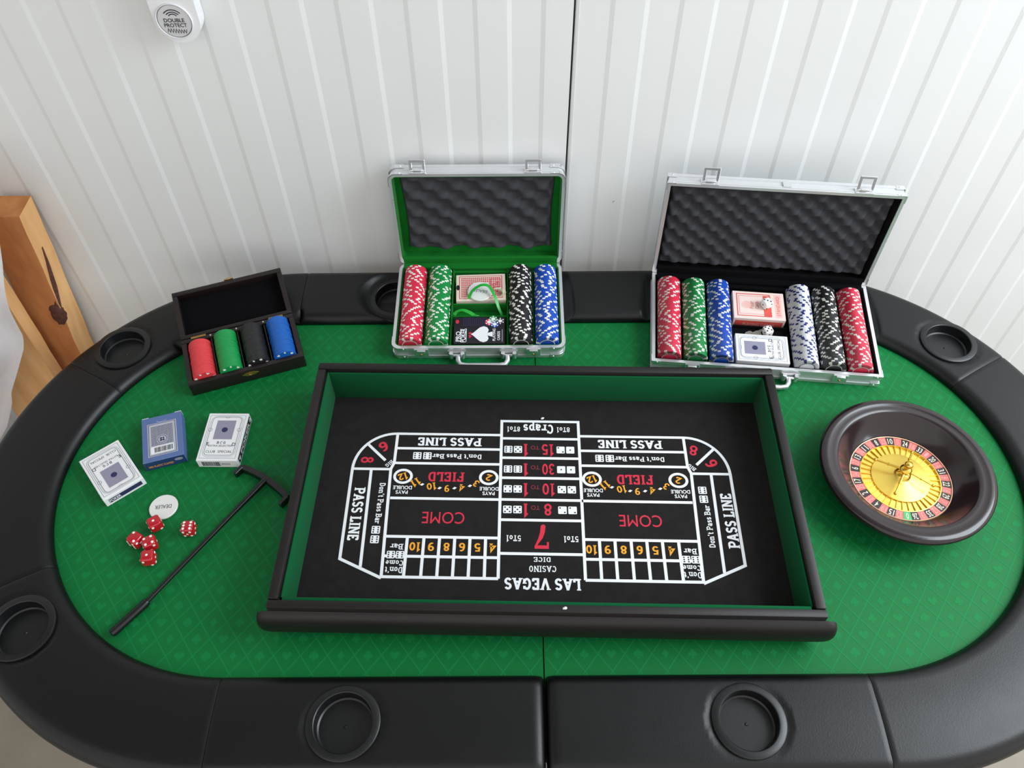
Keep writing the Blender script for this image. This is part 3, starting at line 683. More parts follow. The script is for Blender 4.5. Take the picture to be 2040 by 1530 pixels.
# ================================================================== aluminium chip cases
def case(name, label, M, w, d, h, la, lidt, crn, lining, foam_pitch, style):
    c = thing(name, label, 'chip case', M)
    x0, x1 = -w / 2, w / 2
    wt = 0.0045
    # base shell
    bm = new(); ring(bm, rrect(x0 + .0012, x1 - .0012, .0012, d - .0012, crn), rrect(x0 + wt, x1 - wt, wt, d - wt, max(crn - wt, 0)), 0.002, h - 0.006)
    obj('base_wall', bm, M_alup, c, smooth=40)
    bm = new(); prism(bm, rrect(x0 + .002, x1 - .002, .002, d - .002, crn), 0.0005, 0.0025); obj('base_bottom', bm, M_alup, c, smooth=40)
    for z0, z1, nm in ((0.0, 0.0062, 'bottom_frame'), (h - 0.0075, h - 0.0038, 'rim_frame'), (h - 0.0034, h, 'rim_frame')):
        bm = new(); ring(bm, rrect(x0, x1, 0, d, crn), rrect(x0 + wt + .0008, x1 - wt - .0008, wt + .0008, d - wt - .0008, max(crn - wt, 0)), z0, z1)
        bmesh.ops.bevel(bm, geom=[e for e in bm.edges if len(e.link_faces) == 2 and e.calc_face_angle(0) > 1.2 and abs(e.verts[0].co.z - e.verts[1].co.z) < 1e-6], offset=0.0006, segments=1, affect='EDGES')
        obj(nm, bm, M_alu, c, smooth=40)
    # lining
    li = wt + 0.001
    bm = new(); ring(bm, rrect(x0 + li, x1 - li, li, d - li, max(crn - wt, 0)), rrect(x0 + li + .002, x1 - li - .002, li + .002, d - li - .002, max(crn - wt - .002, 0)), 0.0027, h - 0.0015)
    box(bm, x0 + li + 0.001, x1 - li - 0.001, li + 0.001, d - li - 0.001, 0.0027, 0.0036); obj('lining', bm, lining, c, smooth=40)
    # lid, hinge line at the back rim; local z runs from hinge to the lid's front edge, y is outward
    lid = bpy.data.objects.new('lid', None); COL.objects.link(lid); lid.parent = c; lid.matrix_local = T(0, d, h) @ RX(R(la)); lid.empty_display_size = 0.02
    Ml = Matrix(((1, 0, 0, 0), (0, 0, -1, 0), (0, 1, 0, 0), (0, 0, 0, 1)))   # plan (x, y, depth) -> lid (x, -depth.., )
    # map plan coords (x, along, out): x->x, along->z, out->y
    Ml = Matrix(((1, 0, 0, 0), (0, 0, 1, 0), (0, 1, 0, 0), (0, 0, 0, 1)))
    lz0 = 0.0015
    bm = new(); ring(bm, rrect(x0 + .0012, x1 - .0012, lz0 + .0012, d - .0012, crn), rrect(x0 + wt, x1 - wt, lz0 + wt, d - wt, max(crn - wt, 0)), 0.006, lidt - 0.002, Ml); obj('lid_wall', bm, M_alup, lid, smooth=40)
    bm = new(); prism(bm, rrect(x0 + .002, x1 - .002, lz0 + .002, d - .002, crn), lidt - 0.0026, lidt - 0.0006, Ml); obj('lid_panel', bm, M_alup, lid, smooth=40)
    for z0, z1, nm in ((0.0, 0.0034, 'lid_rim_frame'), (0.0038, 0.0075, 'lid_rim_frame'), (lidt - 0.0062, lidt, 'lid_back_frame')):
        bm = new(); ring(bm, rrect(x0, x1, lz0, d, crn), rrect(x0 + wt + .0008, x1 - wt - .0008, lz0 + wt + .0008, d - wt - .0008, max(crn - wt, 0)), z0, z1, Ml)
        bmesh.ops.bevel(bm, geom=[e for e in bm.edges if len(e.link_faces) == 2 and e.calc_face_angle(0) > 1.2 and abs(e.verts[0].co.y - e.verts[1].co.y) < 1e-6], offset=0.0006, segments=1, affect='EDGES')
        obj(nm, bm, M_alu, lid, smooth=40)
    bm = new(); ring(bm, rrect(x0 + li, x1 - li, lz0 + li, d - li, max(crn - wt, 0)), rrect(x0 + li + .0015, x1 - li - .0015, lz0 + li + .0015, d - li - .0015, max(crn - wt - .0015, 0)), 0.0012, lidt - 0.0028, Ml)
    box(bm, x0 + li + .001, x1 - li - .001, lz0 + li + .001, d - li - .001, lidt - 0.0040, lidt - 0.0028, Ml); obj('lid_lining', bm, lining, lid, smooth=40)
    # egg-crate foam sheet
    side = 0.011 if style == 1 else 0.003; bot = 0.016 if style == 1 else 0.005
    fx0, fx1, fy0, fy1 = x0 + li + side, x1 - li - side, lz0 + li + bot, d - li - 0.002
    bm = new(); depth0 = 0.0130
    px, py = foam_pitch; nx, ny = int((fx1 - fx0) / 0.0027), int((fy1 - fy0) / 0.0027)
    def ff(u, v, top=True):
        x = fx0 + (fx1 - fx0) * u; y = fy0 + (fy1 - fy0) * v
        ed = min(u, 1 - u) * (fx1 - fx0); ed2 = min(v, 1 - v) * (fy1 - fy0)
        if style == 1:
            x += 0.0035 * math.sin(v * 2 * PI * 0.5 + 0.4) * (1 if u < .5 else -1) * max(0, 1 - ed / 0.02)
            y += 0.0022 * math.sin(u * 2 * PI * 3.3) * max(0, 1 - v / 0.12)
        s = math.sin(PI * x / px) * math.sin(PI * y / py)
        s += 0.10 * math.sin(x * 83 + y * 31) * math.sin(y * 57)
        s = max(-1, min(1, s)); s = math.copysign(abs(s) ** 0.8, s)
        fade = min(1, min(ed, ed2) / 0.006)
        out = depth0 - (0.0078 * s ** 0.75 if s > 0 else -0.0078 * abs(s) ** 1.25) * fade + (1 - fade) ** 2 * 0.006
        return Ml @ Vector((x, y, out))
    g = grid(bm, nx, ny, lambda u, v: ff(u, v))
    # back of the sheet
    edge = [g[0][i] for i in range(nx + 1)] + [g[j][nx] for j in range(1, ny + 1)] + [g[ny][i] for i in range(nx - 1, -1, -1)] + [g[j][0] for j in range(ny - 1, 0, -1)]
    bk = [bm.verts.new((v.co.x, lidt - 0.0043, v.co.z)) for v in edge]; n = len(edge)
    for i in range(n): bm.faces.new((edge[i], edge[(i + 1) % n], bk[(i + 1) % n], bk[i]))
    bm.faces.new(bk[::-1]); obj('foam', bm, M_foam, lid, smooth=80)
    bm = new(); box(bm, x0 + 0.0075, x1 - 0.0075, d - 0.0120, d + 0.0012, h - 0.0045, h + 0.0012, bev=0.0008, seg=1); obj('hinge_lining', bm, lining, c)
    bm = new(); box(bm, x0 + 0.0075, x1 - 0.0075, -0.0012, 0.0050, -0.0004, 0.0135, bev=0.0008, seg=1); obj('hinge_lining', bm, lining, lid)
    # corners
    def corner(sx, yend, z0, z1, Mx, par):
        bm = new(); k = 0.016 if style == 1 else 0.014
        o = rrect(x0 - .0007, x1 + .0007, (-.0007 if Mx is I4 else lz0 - .0007), d + .0007, crn, 5)
        loop = [p for p in o if p[0] * sx > x1 - max(crn, .001) - .002 and ((p[1] > d / 2) == (yend > 0))]
        cx, cy = sx * (x1 + .0007), (d + .0007 if yend > 0 else ((-.0007 if Mx is I4 else lz0 - .0007)))
        loop.sort(key=lambda p: math.atan2((p[1] - (cy - yend * .03)) * yend, (p[0] - (cx - sx * .03)) * sx))
        loop = [(cx, cy - yend * (k + max(0, crn - .004)))] + loop + [(cx - sx * (k + max(0, crn - .004)), cy)]
        inner = [(p[0] * (1 - 0.0012 / abs(p[0])), p[1] - yend * 0.0012) for p in loop]
        pl = loop + inner[::-1]
        prism(bm, pl, z0, z1, Mx); obj('corner_cap', bm, M_chr, par, smooth=40)
        bm = new(); q = loop[1]; 
        lathe(bm, [(0, 0.0012), (0.0012, 0.001), (0.0018, 0)], 10, (Mx if Mx is not I4 else I4) @ T(loop[-1][0] + sx * 0.005, cy, (z0 + z1) / 2) @ RX(R(90) if yend < 0 else R(-90))); obj('rivet', bm, M_chr, par)
    for sx in (-1, 1):
        corner(sx, -1, -0.0002, 0.0085, I4, c)
        corner(sx, -1, h - 0.0042, h + 0.0006, I4, c)
        corner(sx, 1, -0.0006, 0.0042, Ml, lid)
        corner(sx, 1, lidt - 0.0085, lidt + 0.0004, Ml, lid)
        corner(sx, -1, -0.0006, 0.0042, Ml, lid)
    # hinges between the shells
    for sx in (-1, 1):
        bm = new(); tube(bm, [(sx * w * 0.30 - 0.02, d + 0.0015, h + 0.0003), (sx * w * 0.30 + 0.02, d + 0.0015, h + 0.0003)], 0.0019, 10); obj('hinge', bm, M_chr, c)
    # draw latches on the lid's front edge, swung open
    lx = (-0.095, 0.091) if style == 1 else (-0.118, 0.119)
    for x in lx:
        lt_ = bpy.data.objects.new('latch', None); COL.objects.link(lt_); lt_.parent = lid; lt_.matrix_local = T(x, 0.006, d + 0.0006); lt_.empty_display_size = 0.01
        bm = new(); box(bm, -0.014, 0.014, -0.006, 0.008, -0.0006, 0.0008, bev=0.0004, seg=1); obj('latch_plate', bm, M_chr, lt_)
        hh = 0.020 if style == 1 else 0.026; ww = 0.0105
        bm = new()
        for sx in (-1, 1): box(bm, sx * ww - 0.0022, sx * ww + 0.0022, -0.0010, 0.0010, 0.002, hh, bev=0.0004, seg=1)
        box(bm, -ww - 0.0022, ww + 0.0022, -0.0012, 0.0012, hh - 0.004, hh + 0.0008, bev=0.0006, seg=1)
        tube(bm, [(-ww, 0, 0.0022), (ww, 0, 0.0022)], 0.0016, 8); obj('latch_loop', bm, M_chr, lt_, RX(R(-6)))
        bm = new(); box(bm, -0.0065, 0.0065, -0.0042, 0.0022, 0.0008, 0.0058, bev=0.0008); obj('latch_lever', bm, M_chr, lt_)
        # matching catch on the base front
        bm = new(); box(bm, x - 0.012, x + 0.012, -0.0016, 0.0004, 0.006, h - 0.002, bev=0.0005, seg=1)
        box(bm, x - 0.007, x + 0.007, -0.0042, -0.0012, h - 0.010, h - 0.004, bev=0.0008); cp = obj('catch_plate', bm, M_chr, c)
        bm = new(); lathe(bm, [(0, 0.0016), (0.0014, 0.0014), (0.0024, 0)], 10, T(x, -0.0016, h * 0.42) @ RX(R(90))); obj('lock_screw', bm, M_brass, cp)
    if style == 2:
        bm = new(); prism(bm, [(-.0065, -.004), (.0065, -.004), (.0065, .006), (.0, .0105), (-.0065, .006)], 0, 0.0012, T(0.002, 0.010, d + 0.0004)); obj('centre_tab', bm, M_chr, lid)
    # handle hanging at the base front
    hx = (-0.036, 0.050) if style == 1 else (-0.050, 0.040)
    hd = bpy.data.objects.new('handle', None); COL.objects.link(hd); hd.parent = c; hd.matrix_local = T(0, -0.001, h * 0.45); hd.empty_display_size = 0.01
    for x in hx:
        bm = new()
        box(bm, x - 0.015, x + 0.015, -0.0012, 0.0006, -0.007, 0.009, bev=0.0005, seg=1)
        for s in (-1, 1): tube(bm, [(x + s * 0.0095, -0.0040, -0.005), (x + s * 0.0095, -0.0040, 0.008)], 0.0034, 12)
        tube(bm, [(x - 0.006, -0.0045, 0.0015), (x + 0.006, -0.0045, 0.0015)], 0.0024, 10)
        obj('handle_bracket', bm, M_chr, hd)
    y_, z_ = -0.006, -h * 0.45 + 0.0085
    a, b = hx[0] + 0.002, hx[1] - 0.002
    bm = new(); tube(bm, [(a, -0.0045, 0.0), (a, -0.012, z_ * .6), (a + 0.004, -0.019, z_), (a + 0.014, -0.021, z_), (b - 0.014, -0.021, z_), (b - 0.004, -0.019, z_), (b, -0.012, z_ * .6), (b, -0.0045, 0.0)], 0.0042, 12); obj('grip', bm, M_chr if style == 2 else M_alu, hd)
    return c
case1 = case('poker_case', 'small round-cornered aluminium chip case lined in bright green, standing open', MC1, W1, D1, H1, -5.5, 0.0255, 0.013, M_glin, (0.0235, 0.0185), 1)
case2 = case('poker_case', 'long square-cornered aluminium chip case lined in black, standing open', MC2, W2, D2, H2, -3.2, 0.0246, 0.0015, M_klin, (0.0175, 0.0150), 2)
# inserts
def insert(c, cells, lining, d, zt, x0, x1):
    for a, b in cells:
        bm = new(); box(bm, a, b, 0.0080, d - 0.0085, 0.0037, zt, bev=0.0008, seg=1); obj('divider', bm, lining, c)
insert(case1, [(-0.0925, -0.0902), (-0.0490, -0.0460), (0.0468, 0.0498), (0.0910, 0.0932)], M_glin, D1, 0.0230, 0, 0)
bm = new(); box(bm, -0.0455, 0.0463, 0.0690, 0.0710, 0.0037, 0.0245, bev=0.0006, seg=1); obj('divider', bm, M_glin, case1)
bm = new(); box(bm, -0.0455, 0.0463, 0.0960, 0.0980, 0.0037, 0.0245, bev=0.0006, seg=1); obj('divider', bm, M_glin, case1)
insert(case2, [(-0.1350, -0.1330), (-0.0930, -0.0910), (-0.0505, -0.0485), (0.0425, 0.0445), (0.0860, 0.0880), (0.1285, 0.1305)], M_klin, D2, 0.0150, 0, 0)
bm = new(); box(bm, -0.0480, 0.0420, 0.0700, 0.0720, 0.0037, 0.0150, bev=0.0006, seg=1); obj('divider', bm, M_klin, case2)
bm = new(); box(bm, -0.0480, 0.0420, 0.0722, 0.0898, 0.0037, 0.0145, bev=0.0006, seg=1); obj('platform', bm, M_klin, case2)
bm = new(); box(bm, -0.0480, 0.0420, 0.0900, 0.0920, 0.0037, 0.0215, bev=0.0006, seg=1); obj('divider', bm, M_klin, case2)
# back ledge of each insert
bm = new(); box(bm, -W1 / 2 + .009, W1 / 2 - .009, D1 - 0.0165, D1 - 0.0082, 0.0037, 0.0205, bev=0.0006, seg=1); obj('insert_ledge', bm, M_glin, case1)
bm = new(); box(bm, -W2 / 2 + .009, W2 / 2 - .009, D2 - 0.0195, D2 - 0.0082, 0.0037, 0.0200, bev=0.0006, seg=1); obj('insert_ledge', bm, M_klin, case2)

chipM = {k: chip_mesh('poker_chip', CH[k], CH['navy'] if k == 'white' else CH['spot']) for k in ('red', 'green', 'blue', 'black', 'white')}
for x, k, words in ((-0.1135, 'red', 'red poker chip with white edge spots, in a row in the green-lined case'), (-0.0700, 'green', 'green poker chip with white edge spots, in a row in the green-lined case'),
                    (0.0705, 'black', 'black poker chip with white edge spots, in a row in the green-lined case'), (0.1142, 'blue', 'blue poker chip with white edge spots, in a row in the green-lined case')):
    chip_row(chipM[k], MC1, x, 0.0236, 0.0085, 49, 0.00333, words, k + ' chips in the green-lined case')
rolls = [(-0.1550, 'red', 'clear-wrapped roll of red chips beside the green roll in the black-lined case'), (-0.1130, 'green', 'clear-wrapped roll of green chips with white spots in the black-lined case'),
         (-0.0712, 'blue', 'clear-wrapped roll of blue chips with white spots in the black-lined case'), (0.0650, 'white', 'clear-wrapped roll of white chips with navy spots in the black-lined case'),
         (0.1075, 'black', 'clear-wrapped roll of black chips with white spots in the black-lined case'), (0.1500, 'red', 'clear-wrapped roll of red chips beside the black roll in the black-lined case')]
filmmesh = None
for x, k, words in rolls:
    rl = thing('chip_roll', words, 'chip roll', MC2 @ T(x, 0.0085, 0.0240), 'wrapped chip rolls in the black-lined case')
    chip_row(chipM[k], None, 0, 0, 0, 49, 0.00334, None, None, rl, 0.0003)
    if filmmesh is None:
        bm = new(); L0 = 49 * 0.00334
        lathe(bm, [(0.0120, -0.0006), (0.0185, -0.0006), (0.0200, 0.0006), (0.0201, 0.05), (0.0200, 0.11), (0.0200, L0 - 0.0006), (0.0185, L0 + 0.0006), (0.0120, L0 + 0.0006)], 40, RX(-PI / 2))
        fm = obj('shrink_wrap', bm, M_film, rl); filmmesh = fm
    else: dup(filmmesh, rl, I4)

# ------------------------------------------------ playing card boxes
def card_box(label, M, size, base, deco, group=None, name='card_box', cat='card box'):
    c = thing(name, label, cat, M, group)
    w_, l_, t_ = size
    bm = new(); box(bm, -w_ / 2, w_ / 2, -l_ / 2, l_ / 2, 0, t_, bev=0.0007, seg=1); obj('carton', bm, base, c)
    deco(c, w_, l_, t_)
    return c
def deco_white(flip, endlabel=False, sidemarks=False):
    def f(c, w_, l_, t_):
        z = t_ + 0.0001; Mf = RZ(PI) if flip else I4
        bm = new()
        frame(bm, -w_ * .44, w_ * .44, -l_ * .45, l_ * .45, 0.0005, z, Mf, 0)
        o = rrect(-w_ * .36, w_ * .36, -l_ * .39, l_ * .41, 0.006, 3); ribbon(bm, o, 0.0008, z, Mf, 0, True)
        o = rrect(-w_ * .40, w_ * .40, -l_ * .42, l_ * .43, 0.009, 3); ribbon(bm, o, 0.0005, z, Mf, 0, True)
        for s in (-1, 1): ribbon(bm, arcp(s * w_ * .36, l_ * .14, .003, .003, 0, 360, 10)[:-1], .0006, z, Mf, 0, True)
        ribbon(bm, [(-.006, l_ * .415), (0, l_ * .39), (.006, l_ * .415)], .0005, z, Mf, 0)
        obj('printed_border', bm, M_ink, c, smooth=None, fix=False)
        bm = new(); rect(bm, -w_ * .235, w_ * .235, -l_ * .06, l_ * .34, z, Mf, 0); disc(bm, 0, l_ * .14, 0.0046, z + .0001, Mf, 1); obj('printed_panel', bm, [M_lav, M_navy], c, smooth=None, fix=False)
        bm = new(); slab(bm, 'B.C.G'.replace('.', ''), 0, -l_ * .13, 0.0135, 0.0045, 0, z, Mf, 0, .14, .25)
        text(bm, 'EXTRA SELECTED', 0, -l_ * .195, 0.036, 0.0032, 0, z, Mf, 0); text(bm, 'E', -w_ * .32, -l_ * .155, None, 0.0060, 8, z, Mf, 0, .01); text(bm, 'D', w_ * .32, -l_ * .165, None, 0.0060, -4, z, Mf, 0, .01)
        text(bm, 'CLUB  SPECIAL', 0, -l_ * .315, 0.040, 0.0042, 0, z, Mf, 0)
        obj('lettering', bm, M_inkd, c, smooth=None, fix=False)
        Me = T(0, -l_ / 2 - 0.0001, t_ / 2) @ RX(PI / 2)      # end face towards the players
        if endlabel:
            bm = new(); rect(bm, -w_ * .40, w_ * .42, -t_ * .24, t_ * .24, 0, Me, 0); obj('end_band', bm, M_navy, c, smooth=None, fix=False)
            bm = new(); text(bm, 'POKER', -w_ * .25, 0, 0.017, 0.0058, 0, 0.0001, Me, 0, .02); obj('end_lettering', bm, M_white, c, smooth=None, fix=False)
        if sidemarks:
            bm = new(); x = -w_ * .38
            for k in range(16):
                ww = random.choice((.0006, .0011, .0016)); rect(bm, x, x + ww, -t_ * .3, t_ * .3, 0, Me, 0); x += ww + random.choice((.0005, .0009))
            text(bm, '8050', w_ * .2, 0, 0.013, 0.004, 0, 0, Me, 0); obj('barcode', bm, M_inkd, c, smooth=None, fix=False)
            Ms = T(w_ / 2 + 0.0001, 0, t_ / 2) @ RZ(PI / 2) @ RX(PI / 2)
            bm = new(); rect(bm, -l_ * .44, l_ * .46, -t_ * .36, t_ * .36, 0, Ms, 0); obj('side_band', bm, M_inkd, c, smooth=None, fix=False)
            bm = new(); text(bm, 'POKER', l_ * .05, 0, l_ * .62, t_ * .42, 0, 0.0001, Ms, 0, .02)
            for k, sx in ((1, -.37), (2, .43)): suit(bm, k, l_ * sx, 0, t_ * .42, 0.0001, Ms, 0, 0)
            obj('side_lettering', bm, M_white, c, smooth=None, fix=False)
    return f
card_box('white playing-card box lying beside blue box, navy band and POKER on its end', T(-0.6374, -0.1567, 0.0003) @ RZ(0.7437 - 0.045), (0.0615, 0.089, 0.0178), M_white, deco_white(True, endlabel=True), 'white card boxes')
card_box('white playing-card box with black lettered side and barcode end, near the dice stick', T(-0.4825, -0.0985, 0.0003) @ RZ(-0.0161), (0.0620, 0.0885, 0.0178), M_white, deco_white(False, sidemarks=True), 'white card boxes')
def deco_blue(c, w_, l_, t_):
    z = t_ + .0001
    bm = new(); rect(bm, -w_ * .36, w_ * .36, -l_ * .40, l_ * .34, z); obj('printed_panel', bm, M_silv, c, smooth=None, fix=False)
    bm = new(); frame(bm, -w_ * .33, w_ * .33, -l_ * .38, l_ * .32, .0008, z + .0001); nx, ny = 16, 17; x0, y0 = -w_ * .27, -l_ * .17
    sx, sy = w_ * .54 / nx, l_ * .44 / ny
    for i in range(nx):
        for j in range(ny): rect(bm, x0 + sx * (i + .12), x0 + sx * (i + .78), y0 + sy * (j + .14), y0 + sy * (j + .74), z + .0001)
    obj('printed_grid', bm, M_inkd, c, smooth=None, fix=False)
    bm = new(); disc(bm, 0, -l_ * .05, .0085, z + .0002, I4, 0, 24); ribbon(bm, arcp(0, -l_ * .05, .0068, .0068, 0, 360, 24)[:-1], .0008, z + .0003, I4, 1, True)
    for k in range(4): suit(bm, k, .0026 * math.cos(PI / 4 + PI / 2 * k), -l_ * .05 + .0026 * math.sin(PI / 4 + PI / 2 * k), .0042, z + .0003, I4, 1)
    obj('printed_medallion', bm, [M_silv, M_inkd], c, smooth=None, fix=False)
    bm = new(); rect(bm, -w_ * .29, w_ * .27, -l_ * .35, -l_ * .19, z + .0003)
    x = -w_ * .2
    for k in range(18):
        ww = random.choice((.0005, .0009, .0013)); rect(bm, x, x + ww, -l_ * .325, -l_ * .215, z + .0004, I4, 1); x += ww + random.choice((.0005, .0008))
    obj('barcode_sticker', bm, [M_white, M_inkd], c, smooth=None, fix=False)
    Me = T(0, -l_ / 2 - .0001, t_ / 2) @ RX(PI / 2)
    bm = new(); rect(bm, -w_ * .49, w_ * .49, -t_ * .47, t_ * .47, 0, Me, 0); obj('end_panel', bm, M_blued, c, smooth=None, fix=False)
    bm = new(); text(bm, '100% PLASTIC COATED', -w_ * .12, -t_ * .12, w_ * .6, .0046, 0, .0001, Me, 0, .01); obj('end_lettering', bm, M_po, c, smooth=None, fix=False)
    bm = new(); disc(bm, w_ * .33, t_ * .12, .0062, .0001, Me, 0, 20, .0032); obj('end_oval', bm, M_lav, c, smooth=None, fix=False)
    for s in (-1, 1):
        bm = new(); box(bm, s * w_ * .41 - .005, s * w_ * .41 + .005, l_ / 2 - .0005, l_ / 2 + .0022, t_ * .35, t_ * .92, bev=.0004, seg=1); obj('torn_flap', bm, M_white, c)
    bm = new(); ribbon(bm, arcp(0, l_ * .40, .008, .004, 200, 340, 6), .0007, z); obj('thumb_cut_line', bm, M_silv, c, smooth=None, fix=False)
card_box('blue playing-card box with silver checkered panel and barcode, between the two white boxes', T(-0.5745, -0.0997, 0.0003) @ RZ(R(17.0)), (0.0600, 0.0855, 0.0200), M_bluebox, deco_blue)
# in the black-lined case
card_box('white playing-card box lying below the keys inside the black-lined case', MC2 @ T(-0.0045, 0.0390, 0.0042) @ RZ(R(90)), (0.0560, 0.0850, 0.0250), M_white, deco_white(False), 'white card boxes')
def deco_red(c, w_, l_, t_):
    z = t_ + .0001
    bm = new(); frame(bm, -w_ * .40, w_ * .40, -l_ * .22, l_ * .42, .0016, z); frame(bm, -w_ * .33, w_ * .33, -l_ * .17, l_ * .38, .0006, z)
    rect(bm, -w_ * .40, w_ * .36, -l_ * .24, -l_ * .09, z); rect(bm, -w_ * .42, w_ * .42, -l_ * .44, -l_ * .31, z, I4, 1); 
    obj('printed_border', bm, [M_rbox, M_rboxl], c, smooth=None, fix=False)
    bm = new(); slab(bm, 'B', w_ * .14, -l_ * .165, .0115, .0105, 0, z + .0001, I4, 0, .2); obj('initial', bm, M_white, c, smooth=None, fix=False)
    bm = new(); text(bm, 'Poker', 0, l_ * .14, .016, .007, 0, z, I4, 0); text(bm, 'Cards', 0, l_ * .04, .016, .006, 0, z, I4, 0); text(bm, 'STANDARD', 0, -l_ * .375, w_ * .72, .0058, 0, z + .0001, I4, 0)
    disc(bm, 0, l_ * .24, .008, z, I4, 1, 20)
    obj('lettering', bm, [M_rbox, M_rboxl], c, smooth=None, fix=False)
    for s in (-1, 1):
        Ms = T(s * (w_ / 2 + .0001), 0, t_ / 2) @ RZ(s * PI / 2) @ RX(PI / 2)
        bm = new(); rect(bm, -l_ * .46, l_ * .46, -t_ * .40, t_ * .28, 0, Ms, 0); obj('side_band', bm, M_rbox, c, smooth=None, fix=False)
        bm = new(); text(bm, 'PLAYING CARDS', 0, -t_ * .05, l_ * .6, t_ * .25, 0, .0001, Ms, 0); obj('side_lettering', bm, M_rboxl, c, smooth=None, fix=False)
M_rface = mat('pink_white_card', (240, 214, 206), 0.45)
card_box('red and white playing-card box with a big white initial, inside the black-lined case', MC2 @ T(-0.0045, 0.1290, 0.0042) @ RZ(R(90)) , (0.0600, 0.0860, 0.0270), M_rface, deco_red)
# in the green-lined case
def deco_redback(c, w_, l_, t_):
    z = t_ + .0001
    bm = new(); frame(bm, -w_ * .42, w_ * .42, -l_ * .43, l_ * .43, .0012, z)
    nx, ny = 11, 20
    for i in range(nx):
        for j in range(ny):
            if abs(i - nx // 2) < 3 and 5 < j < 14: continue
            x = -w_ * .38 + w_ * .76 * (i + .5) / nx; y = -l_ * .40 + l_ * .80 * (j + .5) / ny
            poly(bm, [(x - .0021, y), (x, y - .0016), (x + .0021, y), (x, y + .0016)], T(0, 0, z), 0)
    obj('printed_back', bm, M_rback, c, smooth=None, fix=False)
    bm = new(); text(bm, 'PRO', 0, -l_ * .27, .015, .006, 0, z + .0001, I4, 0, .02); text(bm, 'POKER', 0, -l_ * .35, .026, .006, 0, z + .0001, I4, 0, .02); frame(bm, -w_ * .30, w_ * .30, -l_ * .41, -l_ * .20, .0008, z + .0001)
    obj('lettering', bm, M_rback, c, smooth=None, fix=False)
    bm = new(); disc(bm, 0, l_ * .46, .0060, z + .0001, I4, 0, 16, .0032); obj('thumb_notch', bm, M_pk, c, smooth=None, fix=False)
card_box('red-backed deck of playing cards under a dealer button in the green-lined case', MC1 @ T(0.0015, 0.1325, 0.0042) @ RZ(R(90 + 2.0)), (0.0600, 0.0860, 0.0232), M_cbeige, deco_redback, name='card_deck', cat='card deck')
def deco_black(c, w_, l_, t_):
    # read from the right end: turned a quarter
    z = t_ + .0001
    bm = new()
    for i in range(13):
        for j in range(7): rect(bm, w_ * .16 + .0026 * j, w_ * .16 + .0026 * j + .0015, l_ * .30 - .0035 * i, l_ * .30 - .0035 * i + .0022, z, I4, 0)
    obj('printed_grid', bm, M_kgrid, c, smooth=None, fix=False)
    bm = new(); suit(bm, 2, -w_ * .16, -l_ * .06, .034, z, I4, 0); 
    text(bm, 'PRO', -w_ * .24, l_ * .415, .021, .0078, 0, z, I4, 0, .02); text(bm, 'POKER', -w_ * .20, l_ * .315, .029, .0090, 0, z, I4, 0, .02)
    ribbon(bm, [(-w_ * .44, l_ * .255), (w_ * .05, l_ * .255)], .0009, z); ribbon(bm, [(-w_ * .44, l_ * .37), (w_ * .05, l_ * .37)], .0007, z)
    text(bm, 'PLAYING', -w_ * .18, -l_ * .29, .026, .0048, 0, z, I4, 0, .02); text(bm, 'CARDS', -w_ * .22, -l_ * .38, .019, .0048, 0, z, I4, 0, .02); ribbon(bm, [(-w_ * .44, -l_ * .45), (w_ * .02, -l_ * .45)], .0006, z)
    obj('white_print', bm, M_pw, c, smooth=None, fix=False)
    bm = new(); disc(bm, w_ * .32, l_ * .44, .0042, z, I4, 0, 14, .003)
    for k, (a, b, m_) in enumerate(((-.12, .18, 0), (-.24, .18, 0))): suit(bm, 1 if k else 3, w_ * a, l_ * b, .006, z, I4, 0)
    obj('red_print', bm, M_pr, c, smooth=None, fix=False)
    bm = new()
    for a, b, m_ in ((.30, -.19, 0), (.22, -.30, 1), (.34, -.41, 2), (.42, -.27, 3)):
        disc(bm, w_ * a, l_ * b, .0068, z + .00002 * m_, I4, m_, 18)
        for k in range(6): disc(bm, w_ * a + .0055 * math.cos(PI / 3 * k), l_ * b + .0055 * math.sin(PI / 3 * k), .0013, z + .00012, I4, 4, 6)
        disc(bm, w_ * a, l_ * b, .0034, z + .00013, I4, 4, 12)
    obj('chip_picture', bm, [CH['red'], CH['blue'], CH['black'], CH['green'], M_white], c, smooth=None, fix=False)
card_box('black playing-card box with a large white spade and PRO POKER in the green-lined case', MC1 @ T(0.0010, 0.0368, 0.0042) @ RZ(R(90)), (0.0560, 0.0850, 0.0240), M_kbox, deco_black)

# ------------------------------------------------ dealer buttons
def dealer(label, M, r=0.0205, ang=180, back=I4):
    c = thing('dealer_button', label, 'dealer button', M, 'dealer buttons')
    bm = new(); lathe(bm, [(0, 0), (r - .0008, 0), (r, .0008), (r, .0024), (r - .0008, .0032), (0, .0032)], 48); obj('disc', bm, M_dealer, c)
    bm = new(); text(bm, 'DEALER', 0, -.0002, r * 1.15, r * .30, ang, .0033, I4, 0); obj('lettering', bm, M_inkd, c, smooth=None, fix=False)
dealer('round white dealer button lying on the green felt by the red dice', T(-0.5491, -0.2125, 0.0003), ang=186)
dealer('round white dealer button resting on the red-backed cards in the green-lined case', MC1 @ T(0.0005, 0.1205, 0.0276 + .0003), 0.0215, 168)

